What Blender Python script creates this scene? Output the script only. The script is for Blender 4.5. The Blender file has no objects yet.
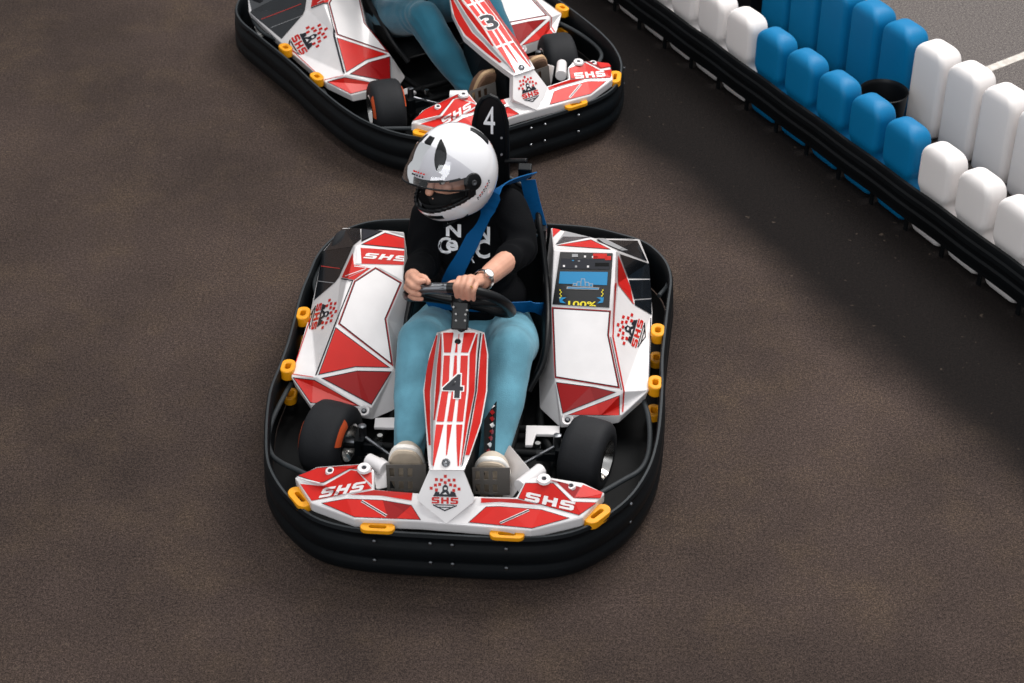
import bpy, bmesh, math, random
from mathutils import Vector, Matrix, noise
from mathutils.bvhtree import BVHTree
random.seed(4)
R = math.radians
SC = bpy.context.scene
COL = SC.collection

# ------------------------------------------------------------------ camera model (measured)
PIT = R(36.68); FPX = 1864.0
CAM = (0.15682, -5.15861, 3.94760)
K1 = (R(4.37), 0.0366, 0.0)          # yaw, x, y of the front kart
K2 = (R(-31.18), -0.3064, 2.2924)    # the kart behind

def ray(px, py):
    a = px-512; b = 341.5-py
    return (a, math.cos(PIT)*FPX+math.sin(PIT)*b, -math.sin(PIT)*FPX+math.cos(PIT)*b)
def W(px, py, z):
    d = ray(px, py); t = (z-CAM[2])/d[2]
    return (CAM[0]+d[0]*t, CAM[1]+d[1]*t, z)
def toL(p, k=K1):
    a, ox, oy = k; x = p[0]-ox; y = p[1]-oy
    return Vector((x*math.cos(a)-y*math.sin(a), x*math.sin(a)+y*math.cos(a), p[2]))
def toW(p, k=K1):
    a, ox, oy = k
    return (ox+p[0]*math.cos(a)+p[1]*math.sin(a), oy-p[0]*math.sin(a)+p[1]*math.cos(a), p[2])
def L(px, py, z, k=K1): return toL(W(px, py, z), k)
CAML = toL(CAM)
def rayL(px, py):
    r = ray(px, py)
    return (toL((CAM[0]+r[0], CAM[1]+r[1], CAM[2]+r[2]))-CAML).normalized()
def isect(px, py, n, d):
    n = Vector(n); v = rayL(px, py); t = (d-n.dot(CAML))/n.dot(v)
    return CAML+v*t
def Ly(px, py, y): return isect(px, py, (0, 1, 0), y)
def pix(p):
    X = toW(p); dx, dy, dz = X[0]-CAM[0], X[1]-CAM[1], X[2]-CAM[2]
    dep = dy*math.cos(PIT)-dz*math.sin(PIT); up = dy*math.sin(PIT)+dz*math.cos(PIT)
    return (512+FPX*dx/dep, 341.5-FPX*up/dep)

# ------------------------------------------------------------------ materials
def lin(c):
    return tuple(((v/255.0)/12.92 if v/255.0 <= .04045 else ((v/255.0+.055)/1.055)**2.4) for v in c)+(1,)
def mat(name, rgb, rough=.5, metal=0, bump=0, bscale=60, var=0, vscale=8, coat=0, spec=.5, rgb2=None, trans=0, ior=1.45, alpha=1, sheen=0, stretch=None):
    m = bpy.data.materials.new(name); m.use_nodes = True
    nt = m.node_tree; N = nt.nodes; b = N['Principled BSDF']
    c = lin(rgb)
    b.inputs['Base Color'].default_value = c
    b.inputs['Roughness'].default_value = rough; b.inputs['Metallic'].default_value = metal
    b.inputs['Specular IOR Level'].default_value = spec
    b.inputs['Coat Weight'].default_value = coat; b.inputs['Coat Roughness'].default_value = .06
    b.inputs['Transmission Weight'].default_value = trans; b.inputs['IOR'].default_value = ior
    b.inputs['Alpha'].default_value = alpha
    if sheen: b.inputs['Sheen Weight'].default_value = sheen
    tc = N.new('ShaderNodeTexCoord')
    co = tc.outputs['Object']
    if stretch:
        mp = N.new('ShaderNodeMapping'); mp.inputs['Scale'].default_value = stretch
        nt.links.new(co, mp.inputs['Vector']); co = mp.outputs['Vector']
    if var or rgb2:
        n = N.new('ShaderNodeTexNoise'); n.inputs['Scale'].default_value = vscale; n.inputs['Detail'].default_value = 6
        nt.links.new(co, n.inputs['Vector'])
        r = N.new('ShaderNodeValToRGB'); nt.links.new(n.outputs['Fac'], r.inputs['Fac'])
        c2 = lin(rgb2) if rgb2 else tuple(v*(1-var) for v in c[:3])+(1,)
        r.color_ramp.elements[0].position = .35; r.color_ramp.elements[0].color = c2
        r.color_ramp.elements[1].position = .65; r.color_ramp.elements[1].color = c
        nt.links.new(r.outputs['Color'], b.inputs['Base Color'])
    if bump:
        n = N.new('ShaderNodeTexNoise'); n.inputs['Scale'].default_value = bscale; n.inputs['Detail'].default_value = 5
        nt.links.new(co, n.inputs['Vector'])
        bp = N.new('ShaderNodeBump'); bp.inputs['Strength'].default_value = bump; bp.inputs['Distance'].default_value = .004
        nt.links.new(n.outputs['Fac'], bp.inputs['Height']); nt.links.new(bp.outputs['Normal'], b.inputs['Normal'])
    return m
M = dict(
 white=mat('white_plastic', (226, 222, 222), .32, coat=.3, var=.06, vscale=14),
 red=mat('red_film', (198, 28, 20), .4, coat=.04, var=.1, vscale=11, spec=.3),
 dred=mat('deep_red_film', (140, 10, 12), .4, coat=.04, spec=.3),
 lred=mat('pale_red_film', (198, 54, 46), .38, coat=.05),
 ink=mat('dark_line_film', (30, 32, 40), .45, spec=.3),
 dgrey=mat('charcoal_film', (22, 26, 31), .2, coat=.25, var=.3, vscale=18),
 lgrey=mat('grey_film', (150, 150, 152), .4),
 black=mat('black_plastic', (6, 11, 15), .5, bump=.25, bscale=25, var=.35, vscale=9, spec=.25),
 rub_lit=mat('rubber_and_lit_edge', (50, 54, 57), .6, var=.2, vscale=15, spec=.3),
 tray=mat('floor_pan_black', (5, 7, 9), .65, var=.5, vscale=12, spec=.2),
 tyre=mat('tyre_rubber', (30, 31, 34), .7, bump=.15, bscale=120, var=.15, vscale=20, spec=.3),
 orange=mat('orange_tyre_mark', (205, 84, 40), .6),
 alu=mat('polished_aluminium', (215, 212, 208), .22, metal=1),
 steel=mat('dull_steel', (120, 122, 126), .35, metal=1),
 yellow=mat('yellow_damper', (236, 158, 12), .45, var=.15, vscale=30),
 seat=mat('seat_shell', (8, 9, 11), .45, spec=.3),
 belt=mat('blue_webbing', (2, 82, 136), .6, bump=.3, bscale=400, spec=.2),
 blue=mat('screen_blue', (6, 122, 172), .4, coat=.1),
 screen=mat('screen_black', (4, 7, 13), .3, coat=.08),
 yel2=mat('screen_yellow', (225, 205, 40), .4),
 jeans=mat('light_jeans', (100, 158, 178), .85, bump=.35, bscale=260, var=.26, vscale=12, sheen=.1),
 jeans2=mat('teal_jeans', (22, 94, 116), .85, bump=.35, bscale=260, var=.25, vscale=9, sheen=.2),
 sweat=mat('black_sweatshirt', (7, 8, 11), .9, bump=.3, bscale=200, spec=.12),
 print=mat('shirt_print', (240, 240, 242), .8),
 skin=mat('skin', (212, 158, 134), .5, bump=.1, bscale=180, var=.12, vscale=30, spec=.4),
 skin2=mat('skin_shade', (196, 128, 108), .55),
 nail=mat('nail', (228, 180, 165), .3),
 sole=mat('beige_outsole', (220, 202, 180), .8, bump=.3, bscale=220, var=.15, vscale=30),
 shoew=mat('white_midsole', (232, 228, 222), .6),
 shoeu=mat('pale_canvas', (196, 184, 168), .85, bump=.2, bscale=300),
 sole2=mat('brown_outsole', (118, 88, 68), .8, bump=.5, bscale=160, var=.3, vscale=40),
 shoer2=mat('tan_rand', (176, 146, 112), .7),
 helmet=mat('helmet_shell', (232, 231, 234), .12, coat=.8),
 hblack=mat('helmet_black', (9, 11, 14), .42, spec=.3),
 foam=mat('helmet_lining', (24, 25, 27), .9),
 pedal=mat('pedal_plate', (98, 94, 90), .45, metal=.3),
 gold=mat('gold_ring', (226, 180, 90), .25, metal=1),
 watchf=mat('watch_face', (226, 224, 220), .2, coat=.6),
 cblue=mat('blue_container_plastic', (0, 110, 160), .5, spec=.3, var=.1, vscale=5),
 cwhite=mat('white_container_plastic', (226, 221, 219), .48, var=.04, vscale=5),
 rail=mat('black_guard_rail', (9, 12, 15), .6, bump=.5, bscale=14, var=.4, vscale=6, spec=.2),
 balac=mat('balaclava', (14, 14, 16), .95),
)
def glassy(name, alpha, rgb, rough=.03):
    m = bpy.data.materials.new(name); m.use_nodes = True
    nt = m.node_tree; N = nt.nodes
    for n in list(N): N.remove(n)
    o = N.new('ShaderNodeOutputMaterial'); t = N.new('ShaderNodeBsdfTransparent'); g = N.new('ShaderNodeBsdfGlossy')
    t.inputs['Color'].default_value = lin(rgb); g.inputs['Roughness'].default_value = rough; g.inputs['Color'].default_value = (1, 1, 1, 1)
    f = N.new('ShaderNodeFresnel'); f.inputs['IOR'].default_value = 1.5
    a = N.new('ShaderNodeMath'); a.operation = 'ADD'; a.inputs[1].default_value = alpha
    mx = N.new('ShaderNodeMixShader')
    nt.links.new(f.outputs[0], a.inputs[0]); nt.links.new(a.outputs[0], mx.inputs[0])
    nt.links.new(t.outputs[0], mx.inputs[1]); nt.links.new(g.outputs[0], mx.inputs[2]); nt.links.new(mx.outputs[0], o.inputs['Surface'])
    return m
M['visor'] = glassy('clear_visor', .02, (236, 236, 238))

# ------------------------------------------------------------------ mesh builder
class MB:
    def __init__(s): s.v = []; s.f = []; s.m = []; s.ms = []
    def mi(s, m):
        if m not in s.ms: s.ms.append(m)
        return s.ms.index(m)
    def add(s, vs, fs, m):
        o = len(s.v); i = s.mi(m); s.v += [Vector(v) for v in vs]
        for f in fs: s.f.append([a+o for a in f]); s.m.append(i)
    def box(s, c, d, m, rot=None):
        c = Vector(c); vs = []
        for x in (-.5, .5):
            for y in (-.5, .5):
                for z in (-.5, .5):
                    p = Vector((x*d[0], y*d[1], z*d[2]))
                    if rot is not None: p = rot @ p
                    vs.append(c+p)
        s.add(vs, [(0, 1, 3, 2), (4, 6, 7, 5), (0, 4, 5, 1), (2, 3, 7, 6), (0, 2, 6, 4), (1, 5, 7, 3)], m)
    def tube(s, pts, r, m, n=10, closed=False, cap=True, up=None, flat=1.0):
        pts = [Vector(p) for p in pts]; N = len(pts); rs = r if isinstance(r, (list, tuple)) else [r]*N
        rings = []; u = None
        for i, p in enumerate(pts):
            if closed: t = pts[(i+1) % N]-pts[i-1]
            else: t = pts[min(i+1, N-1)]-pts[max(i-1, 0)]
            t.normalize()
            if u is None:
                u = Vector(up) if up else (Vector((0, 0, 1)) if abs(t.z) < .9 else Vector((1, 0, 0)))
            elif up: u = Vector(up)
            u = u-t*u.dot(t); u.normalize(); w = t.cross(u)
            rings.append([p+(u*math.cos(a)*flat+w*math.sin(a))*rs[i] for a in [2*math.pi*k/n for k in range(n)]])
        vs = [q for rr in rings for q in rr]; fs = []
        for i in range(N if closed else N-1):
            j = (i+1) % N
            for k in range(n):
                l = (k+1) % n; fs.append((i*n+k, j*n+k, j*n+l, i*n+l))
        if cap and not closed: fs += [tuple(range(n)), tuple(range((N-1)*n, N*n))[::-1]]
        s.add(vs, fs, m)
    def lathe(s, prof, c, ax, m, n=32, a0=0, a1=None):
        c = Vector(c); ax = Vector(ax).normalized(); u = Vector((0, 0, 1)) if abs(ax.z) < .9 else Vector((1, 0, 0))
        u = (u-ax*u.dot(ax)).normalized(); w = ax.cross(u); P = len(prof)
        full = a1 is None; nn = n if full else n+1
        vs = []
        for k in range(nn):
            a = a0+(2*math.pi if full else a1-a0)*k/n
            for (h, r) in prof: vs.append(c+ax*h+(u*math.cos(a)+w*math.sin(a))*r)
        fs = []
        for k in range(n):
            l = (k+1) % nn
            for i in range(P-1): fs.append((k*P+i, k*P+i+1, l*P+i+1, l*P+i))
        s.add(vs, fs, m)
    def prism(s, poly, z0, z1, m, f=lambda p, z: Vector((p[0], p[1], z))):
        n = len(poly); vs = [f(p, z0) for p in poly]+[f(p, z1) for p in poly]
        s.add(vs, [tuple(range(n))[::-1], tuple(range(n, 2*n))]+[(i, (i+1) % n, n+(i+1) % n, n+i) for i in range(n)], m)
    def grid(s, rows, m, closed=False):
        nr, nc = len(rows), len(rows[0]); vs = [p for r in rows for p in r]
        fs = [(i*nc+j, i*nc+(j+1) % nc, (i+1)*nc+(j+1) % nc, (i+1)*nc+j) for i in range(nr-1) for j in range(nc if closed else nc-1)]
        s.add(vs, fs, m)
    def ribbon(s, pts, wid, th, m, ws):
        "flat strap: pts centre line, ws width direction(s)"
        rows = []
        for i, p in enumerate(pts):
            p = Vector(p); t = (Vector(pts[min(i+1, len(pts)-1)])-Vector(pts[max(i-1, 0)])).normalized()
            w = Vector(ws[i] if isinstance(ws, list) else ws); w = (w-t*w.dot(t)).normalized(); nn = t.cross(w)
            rows.append([p-w*wid/2-nn*th/2, p+w*wid/2-nn*th/2, p+w*wid/2+nn*th/2, p-w*wid/2+nn*th/2])
        s.grid(rows, m, closed=True)
        s.add(rows[0], [(0, 1, 2, 3)], m); s.add(rows[-1], [(3, 2, 1, 0)], m)
    def mesh(s, name):
        me = bpy.data.meshes.new(name); me.from_pydata([tuple(v) for v in s.v], [], s.f)
        for m in s.ms: me.materials.append(M[m] if isinstance(m, str) else m)
        for p, i in zip(me.polygons, s.m): p.material_index = i
        me.update(); return me
    def build(s, name, parent=None, smooth=None, bevel=0, label=None, recalc=True, seg=2, sub=0):
        me = s.mesh(name)
        if recalc:
            bm = bmesh.new(); bm.from_mesh(me); bmesh.ops.recalc_face_normals(bm, faces=bm.faces); bm.to_mesh(me); bm.free()
        o = bpy.data.objects.new(name, me); COL.objects.link(o)
        if parent: o.parent = parent
        if smooth is not None: smooth_by_angle(me, smooth)
        if bevel:
            b = o.modifiers.new('bevel', 'BEVEL'); b.width = bevel; b.segments = seg; b.limit_method = 'ANGLE'; b.angle_limit = R(35)
        if sub:
            b = o.modifiers.new('sub', 'SUBSURF'); b.levels = sub; b.render_levels = sub
        if label: o['label'] = label
        return o
def smooth_by_angle(me, deg):
    bm = bmesh.new(); bm.from_mesh(me)
    for f in bm.faces: f.smooth = True
    for e in bm.edges:
        if len(e.link_faces) == 2: e.smooth = e.calc_face_angle(0) < R(deg)
        else: e.smooth = False
    bm.to_mesh(me); bm.free()
def tag(o, label=None, cat=None, group=None, kind=None):
    if label: o['label'] = label
    if cat: o['category'] = cat
    if group: o['group'] = group
    if kind: o['kind'] = kind
    return o
def empty(name, loc, rz=0):
    o = bpy.data.objects.new(name, None); COL.objects.link(o); o.location = loc; o.rotation_euler = (0, 0, rz); o.empty_display_size = .1
    return o
def remeshed(mb, name, parent, vox, smooth_it=6, mats=None, disp=None, label=None):
    "fuse overlapping closed shapes into one continuous surface"
    me = mb.mesh(name+'_src'); o = bpy.data.objects.new(name, me); COL.objects.link(o)
    r = o.modifiers.new('r', 'REMESH'); r.mode = 'VOXEL'; r.voxel_size = vox; r.use_smooth_shade = True
    if smooth_it:
        sm = o.modifiers.new('s', 'SMOOTH'); sm.factor = .5; sm.iterations = smooth_it
    bpy.context.view_layer.update()
    dg = bpy.context.evaluated_depsgraph_get()
    nm = bpy.data.meshes.new_from_object(o.evaluated_get(dg)); nm.name = name
    o.modifiers.clear(); o.data = nm; bpy.data.meshes.remove(me)
    nm.materials.clear()
    for m in (mats or [mb.ms[0]]): nm.materials.append(M[m])
    if disp:
        co = [v.co.copy() for v in nm.vertices]; no = [v.normal.copy() for v in nm.vertices]
        for v, c, n in zip(nm.vertices, co, no): v.co = c+n*disp(c)
    for p in nm.polygons: p.use_smooth = True; p.material_index = 0
    nm.update(); o.parent = parent
    if label: o['label'] = label
    return o

from mathutils.geometry import tessellate_polygon
def triangulate(V, F):
    out = []
    for f in F:
        for t in tessellate_polygon([[V[i] for i in f]]):
            a, b, c = (V[f[i]] for i in t)
            if (b-a).cross(c-a).length > 1e-9: out.append(tuple(f[i] for i in t))
    return out
# ------------------------------------------------------------------ artwork laid on facets
def clip(poly, a, b):
    "keep the part of poly left of a->b"
    out = []; n = len(poly)
    def side(p): return (b[0]-a[0])*(p[1]-a[1])-(b[1]-a[1])*(p[0]-a[0])
    for i in range(n):
        p, q = poly[i], poly[(i+1) % n]; sp, sq = side(p), side(q)
        if sp >= 0: out.append(p)
        if (sp > 0 > sq) or (sp < 0 < sq):
            t = sp/(sp-sq); out.append((p[0]+(q[0]-p[0])*t, p[1]+(q[1]-p[1])*t))
    return out
def area(p): return .5*sum(p[i][0]*p[(i+1) % len(p)][1]-p[(i+1) % len(p)][0]*p[i][1] for i in range(len(p)))
def inset(poly, d):
    if area(poly) < 0: poly = poly[::-1]
    n = len(poly); out = []
    for i in range(n):
        p0, p1, p2 = poly[i-1], poly[i], poly[(i+1) % n]
        e1 = Vector((p1[0]-p0[0], p1[1]-p0[1])).normalized(); e2 = Vector((p2[0]-p1[0], p2[1]-p1[1])).normalized()
        n1 = Vector((-e1.y, e1.x)); n2 = Vector((-e2.y, e2.x)); b = n1+n2
        k = d/max(.35, (1+n1.dot(n2))/2*2/ (b.length or 1)) if b.length > 1e-6 else d
        b = b.normalized() if b.length > 1e-6 else n1
        k = d/max(.35, b.dot(n1))
        out.append((p1[0]+b.x*k, p1[1]+b.y*k))
    return out
from mathutils.geometry import tessellate_polygon
class Art:
    "polygons given where they are seen on the bodywork, laid on its facets as thin film"
    def __init__(s, mb, faces=None):
        s.mb = mb; s.tris = []
        for f in (faces if faces is not None else mb.f):
            vs = [mb.v[i] for i in f]
            for t in tessellate_polygon([vs]):
                p = [vs[i] for i in t]; n = (p[1]-p[0]).cross(p[2]-p[0])
                if n.length < 1e-9: continue
                n.normalize()
                if n.dot(CAML-p[0]) < 0: n = -n
                if n.dot((CAML-p[0]).normalized()) < .03: continue
                q = [pix(v) for v in p]
                if area(q) < 0: q = q[::-1]
                s.tris.append((q, p[0], n))
    def poly(s, pts, m, layer=1):
        tris = [pts] if len(pts) == 3 else [[pts[i] for i in t] for t in tessellate_polygon([[Vector((p[0], p[1], 0)) for p in pts]])]
        for t in tris: s.tri(t, m, layer)
    def tri(s, t, m, layer=1):
        if area(t) < 0: t = t[::-1]
        for q, p0, n in s.tris:
            if min(a[0] for a in q) > max(a[0] for a in t) or max(a[0] for a in q) < min(a[0] for a in t): continue
            if min(a[1] for a in q) > max(a[1] for a in t) or max(a[1] for a in q) < min(a[1] for a in t): continue
            c = list(t)
            for i in range(3):
                c = clip(c, q[i], q[(i+1) % 3])
                if len(c) < 3: break
            if len(c) < 3 or abs(area(c)) < .01: continue
            off = .0011+layer*.0006
            vs = [isect(a[0], a[1], n, n.dot(p0)+off) for a in c]
            if (vs[1]-vs[0]).cross(vs[2]-vs[0]).dot(n) < 0: vs = vs[::-1]
            s.mb.add(vs, [tuple(range(len(vs)))], m)
    def panel(s, pts, m, border='ink', w=.8, layer=1):
        s.poly(pts, border, layer); s.poly(inset(pts, w), m, layer+1)
    def line(s, pts, w, m, layer=1):
        for a, b in zip(pts, pts[1:]):
            d = Vector((b[0]-a[0], b[1]-a[1])).normalized(); nx, ny = -d.y*w/2, d.x*w/2
            s.poly([(a[0]+nx, a[1]+ny), (b[0]+nx, b[1]+ny), (b[0]-nx, b[1]-ny), (a[0]-nx, a[1]-ny)], m, layer)
    def aff(s, polys, O, Rr, U, m, layer=1):
        for t in polys: s.poly([(O[0]+Rr[0]*x+U[0]*y, O[1]+Rr[1]*x+U[1]*y) for x, y in t], m, layer)
def text_tris(txt, bold=0.0, shear=0):
    cu = bpy.data.curves.new('t', 'FONT'); cu.body = txt; cu.offset = bold; cu.shear = shear; cu.resolution_u = 3
    o = bpy.data.objects.new('t', cu); COL.objects.link(o); bpy.context.view_layer.update()
    me = bpy.data.meshes.new_from_object(o.evaluated_get(bpy.context.evaluated_depsgraph_get()))
    P = [(v.co.x, v.co.y) for v in me.vertices]; x0 = min(p[0] for p in P); x1 = max(p[0] for p in P); y0 = min(p[1] for p in P); y1 = max(p[1] for p in P)
    out = []
    for f in me.polygons:
        vs = list(f.vertices)
        for i in range(1, len(vs)-1): out.append([((P[j][0]-x0)/(x1-x0), (P[j][1]-y0)/(y1-y0)) for j in (vs[0], vs[i], vs[i+1])])
    bpy.data.objects.remove(o); bpy.data.curves.remove(cu); bpy.data.meshes.remove(me)
    return out
def block(letter):
    "heavy extended block letters in a unit box"
    if letter == 'H': return [[(0, 0), (.3, 0), (.3, 1), (0, 1)], [(.7, 0), (1, 0), (1, 1), (.7, 1)], [(.3, .38), (.7, .38), (.7, .64), (.3, .64)]]
    return [[(0, 0), (.85, 0), (1, .12), (1, .24), (0, .24)], [(.7, .24), (1, .24), (1, .5), (.86, .62), (.7, .4)],
            [(.14, .38), (.7, .4), (.86, .62), (.14, .62), (0, .5)], [(0, .5), (.14, .62), (.3, .62), (.3, .76), (0, .76)],
            [(0, .76), (1, .76), (1, 1), (.15, 1), (0, .88)]]
def shs():
    out = []
    for i, c in enumerate('SHS'):
        for p in block(c): out.append([((x*.29+i*.355), y) for x, y in p])
    return out
SHS = shs(); T4 = text_tris('4', .018); T4b = text_tris('4', .05); T4t = text_tris('4', 0); T3 = text_tris('3', .03); T3b = text_tris('3', .07); T3t = text_tris('3', 0)
T100 = text_tris('100%', .02)
def logo(art, C, Rr, U, layer=1):
    O = (C[0]-.5*Rr[0]-.5*U[0], C[1]-.5*Rr[1]-.5*U[1])
    aff = lambda P, m, l=layer: art.aff(P, O, Rr, U, m, l)
    for k in range(9):          # chequered arc
        a = R(14+19*k)
        for j in range(3):
            if (k+j) % 2: continue
            r = .33+.1*j; cx, cy = .5-math.cos(a)*r*1.02, .55+math.sin(a)*r*.9
            d = .055
            aff([[(cx-d, cy-d*.8), (cx+d, cy-d*.8), (cx+d, cy+d*.8), (cx-d, cy+d*.8)]], 'red')
    aff([[(.06, .43), (.94, .43), (.94, .47), (.06, .47)]], 'ink')
    aff([[(.08, .47), (.3, .47), (.28, .56), (.14, .58)], [(.66, .47), (.92, .47), (.88, .56), (.72, .6)], [(.28, .47), (.7, .47), (.62, .6), (.38, .58)],
         [(.4, .58), (.6, .6), (.62, .72), (.5, .8), (.4, .72)]], 'ink')
    aff([[(.46, .64), (.56, .64), (.56, .7), (.46, .7)], [(.4, .5), (.58, .5), (.52, .56)]], 'white', layer+1)
    aff([[(x, .22+y*.19) for x, y in p] for p in SHS], 'red')
    aff([[(.05, .16), (.5, .0), (.5, .04), (.05, .2)], [(.95, .16), (.5, .0), (.5, .04), (.95, .2)], [(.14, .17), (.86, .17), (.86, .2), (.14, .2)], [(.22, .13), (.78, .13), (.74, .1), (.26, .1)]], 'ink')

# ------------------------------------------------------------------ kart
def catmull(P, n=6):
    out = []; N = len(P)
    for i in range(N):
        p0, p1, p2, p3 = P[i-1], P[i], P[(i+1) % N], P[(i+2) % N]
        for k in range(n):
            t = k/n
            out.append(tuple(.5*((2*b)+(-a+c)*t+(2*a-5*b+4*c-d)*t*t+(-a+3*b-3*c+d)*t**3) for a, b, c, d in zip(p0, p1, p2, p3)))
    return out
def cspline(P, n=6):
    P = [Vector(p) for p in P]; Q = [P[0]*2-P[1]]+P+[P[-1]*2-P[-2]]; out = []
    for i in range(1, len(Q)-2):
        p0, p1, p2, p3 = Q[i-1:i+3]
        for k in range(n):
            t = k/n; out.append(.5*((2*p1)+(-p0+p2)*t+(2*p0-5*p1+4*p2-p3)*t*t+(-p0+3*p1-3*p2+p3)*t**3))
    out.append(P[-1]); return out
RGT = [(0, -1.098), (.17, -1.096), (.30, -1.083), (.40, -1.045), (.49, -.965), (.557, -.87), (.605, -.745), (.628, -.62), (.638, -.49), (.642, -.34), (.641, -.18), (.649, -.01), (.658, .15), (.665, .28), (.650, .38), (.612, .46), (.56, .52), (.47, .565), (.36, .60), (.2, .61), (0, .612)]
LFT = [(.17, -1.096), (.30, -1.083), (.40, -1.045), (.485, -.965), (.545, -.88), (.585, -.79), (.612, -.66), (.63, -.53), (.636, -.43), (.629, -.32), (.624, -.2), (.624, -.1), (.627, .02), (.626, .13), (.618, .24), (.612, .32), (.593, .40), (.555, .48), (.50, .545), (.40, .59), (.2, .61)]
OUT_A = catmull(RGT+[(-x, y) for x, y in LFT][::-1], 4)      # one flank pushed in a little
OUT_B = catmull(RGT+[(-x, y) for x, y in RGT[1:-1]][::-1], 4)

def pod(side, art_fn):
    """side -1 left, +1 right; corner positions measured on the two pods of the front kart"""
    nT = (-.201*side, -.596, 1)
    cT = .301+.201*(-.447)-.596*(-.209)
    T = lambda x, y: isect(x, y, nT, cT)
    if side < 0:
        P = dict(r0=T(336, 325.5), r1=T(316.5, 377), r2=L(340, 278.5, .335), r3=T(355.5, 246), tip=T(394, 369), i1=T(387, 319), i2=T(403, 282), i0=T(404.5, 249.5),
                 m=T(356, 368), q=L(371.5, 408, .135), q2=L(363, 408, .14), oF=L(291, 376.5, .193), p=L(309.5, 404, .15),
                 o1=L(310.5, 310, .182), o2=L(323, 251, .2), o3=L(343, 227.5, .22), rb=L(385, 230, .385), ib=L(404, 232, .36))
    else:
        P = dict(r0=T(612.5, 336.5), r1=T(624, 391.5), r2=L(618, 283, .345), r3=T(616, 251), tip=T(555, 380.5), i1=T(552.5, 340), i2=T(551.5, 303), i0=T(553.5, 250),
                 m=T(590, 387), q=L(560.5, 416, .135), q2=L(600, 416, .14), oF=L(649, 390, .193), p=L(622, 415, .15),
                 o1=L(652.7, 312, .182), o2=L(649, 262.5, .2), o3=L(639.6, 239, .22), rb=L(594, 238, .385), ib=L(551, 227.5, .36))
    mb = MB(); keys = list(P); I = {k: i for i, k in enumerate(keys)}
    vs = [P[k] for k in keys]
    def low(k, dz, inw):
        p = P[k].copy(); p.z -= dz; p.x -= side*inw; return p
    ring = ['tip', 'q', 'q2', 'p', 'oF', 'o1', 'o2', 'o3', 'ib', 'i0', 'i2', 'i1']
    lows = {'tip': (.12, .05), 'q': (.05, 0), 'q2': (.045, 0), 'p': (.035, .01), 'oF': (.04, .01), 'o1': (.04, .01), 'o2': (.04, .01), 'o3': (.05, .015), 'ib': (.22, .02), 'i0': (.26, .03), 'i2': (.22, .038), 'i1': (.17, .045)}
    if side < 0: lows.update(tip=(.13, .07), i1=(.17, .065), i2=(.2, .055))
    base = len(vs)
    for k in ring: vs.append(low(k, *lows[k]))
    F = [('i0', 'r3', 'r0', 'r1', 'm', 'tip', 'i1', 'i2'), ('r3', 'r2', 'r0'), ('r1', 'q2', 'q', 'm'), ('m', 'q', 'tip'), ('oF', 'p', 'q2', 'r1'),
         ('oF', 'r1', 'r0', 'o1'), ('o1', 'r0', 'r2'), ('o1', 'r2', 'o2'), ('o2', 'r2', 'r3'), ('o2', 'r3', 'o3'), ('o3', 'r3', 'rb'), ('r3', 'i0', 'ib', 'rb')]
    faces = [[I[k] for k in f] for f in F]
    top = len(faces)
    if side < 0: pass
    # rb lies on the rear edge between o3 and ib
    ring2 = ring[:8]+['rb']+ring[8:]
    vs.append(low('rb', .2, 0)); lowi = {k: base+i for i, k in enumerate(ring)}; lowi['rb'] = len(vs)-1
    for a, b in zip(ring2, ring2[1:]+ring2[:1]): faces.append([I[a], I[b], lowi[b], lowi[a]])
    faces.append([lowi[k] for k in ring2])
    ftop = triangulate(vs, faces[:top]); faces = ftop+triangulate(vs, faces[top:]); top = len(ftop)
    mb.add(vs, faces, 'white')
    # rounded edges on the shell itself
    me = mb.mesh('t'); bm = bmesh.new(); bm.from_mesh(me); bmesh.ops.recalc_face_normals(bm, faces=bm.faces)
    bmesh.ops.bevel(bm, geom=[e for e in bm.edges if len(e.link_faces) == 2 and e.calc_face_angle(0) > R(25)], offset=.004, segments=2, affect='EDGES', profile=.5)
    b2 = MB(); b2.add([v.co.copy() for v in bm.verts], [[v.index for v in f.verts] for f in bm.faces], 'white'); bm.free(); bpy.data.meshes.remove(me)
    a = Art(mb, faces[:top]); a.mb = b2
    art_fn(a)
    return b2, P, a

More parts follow.
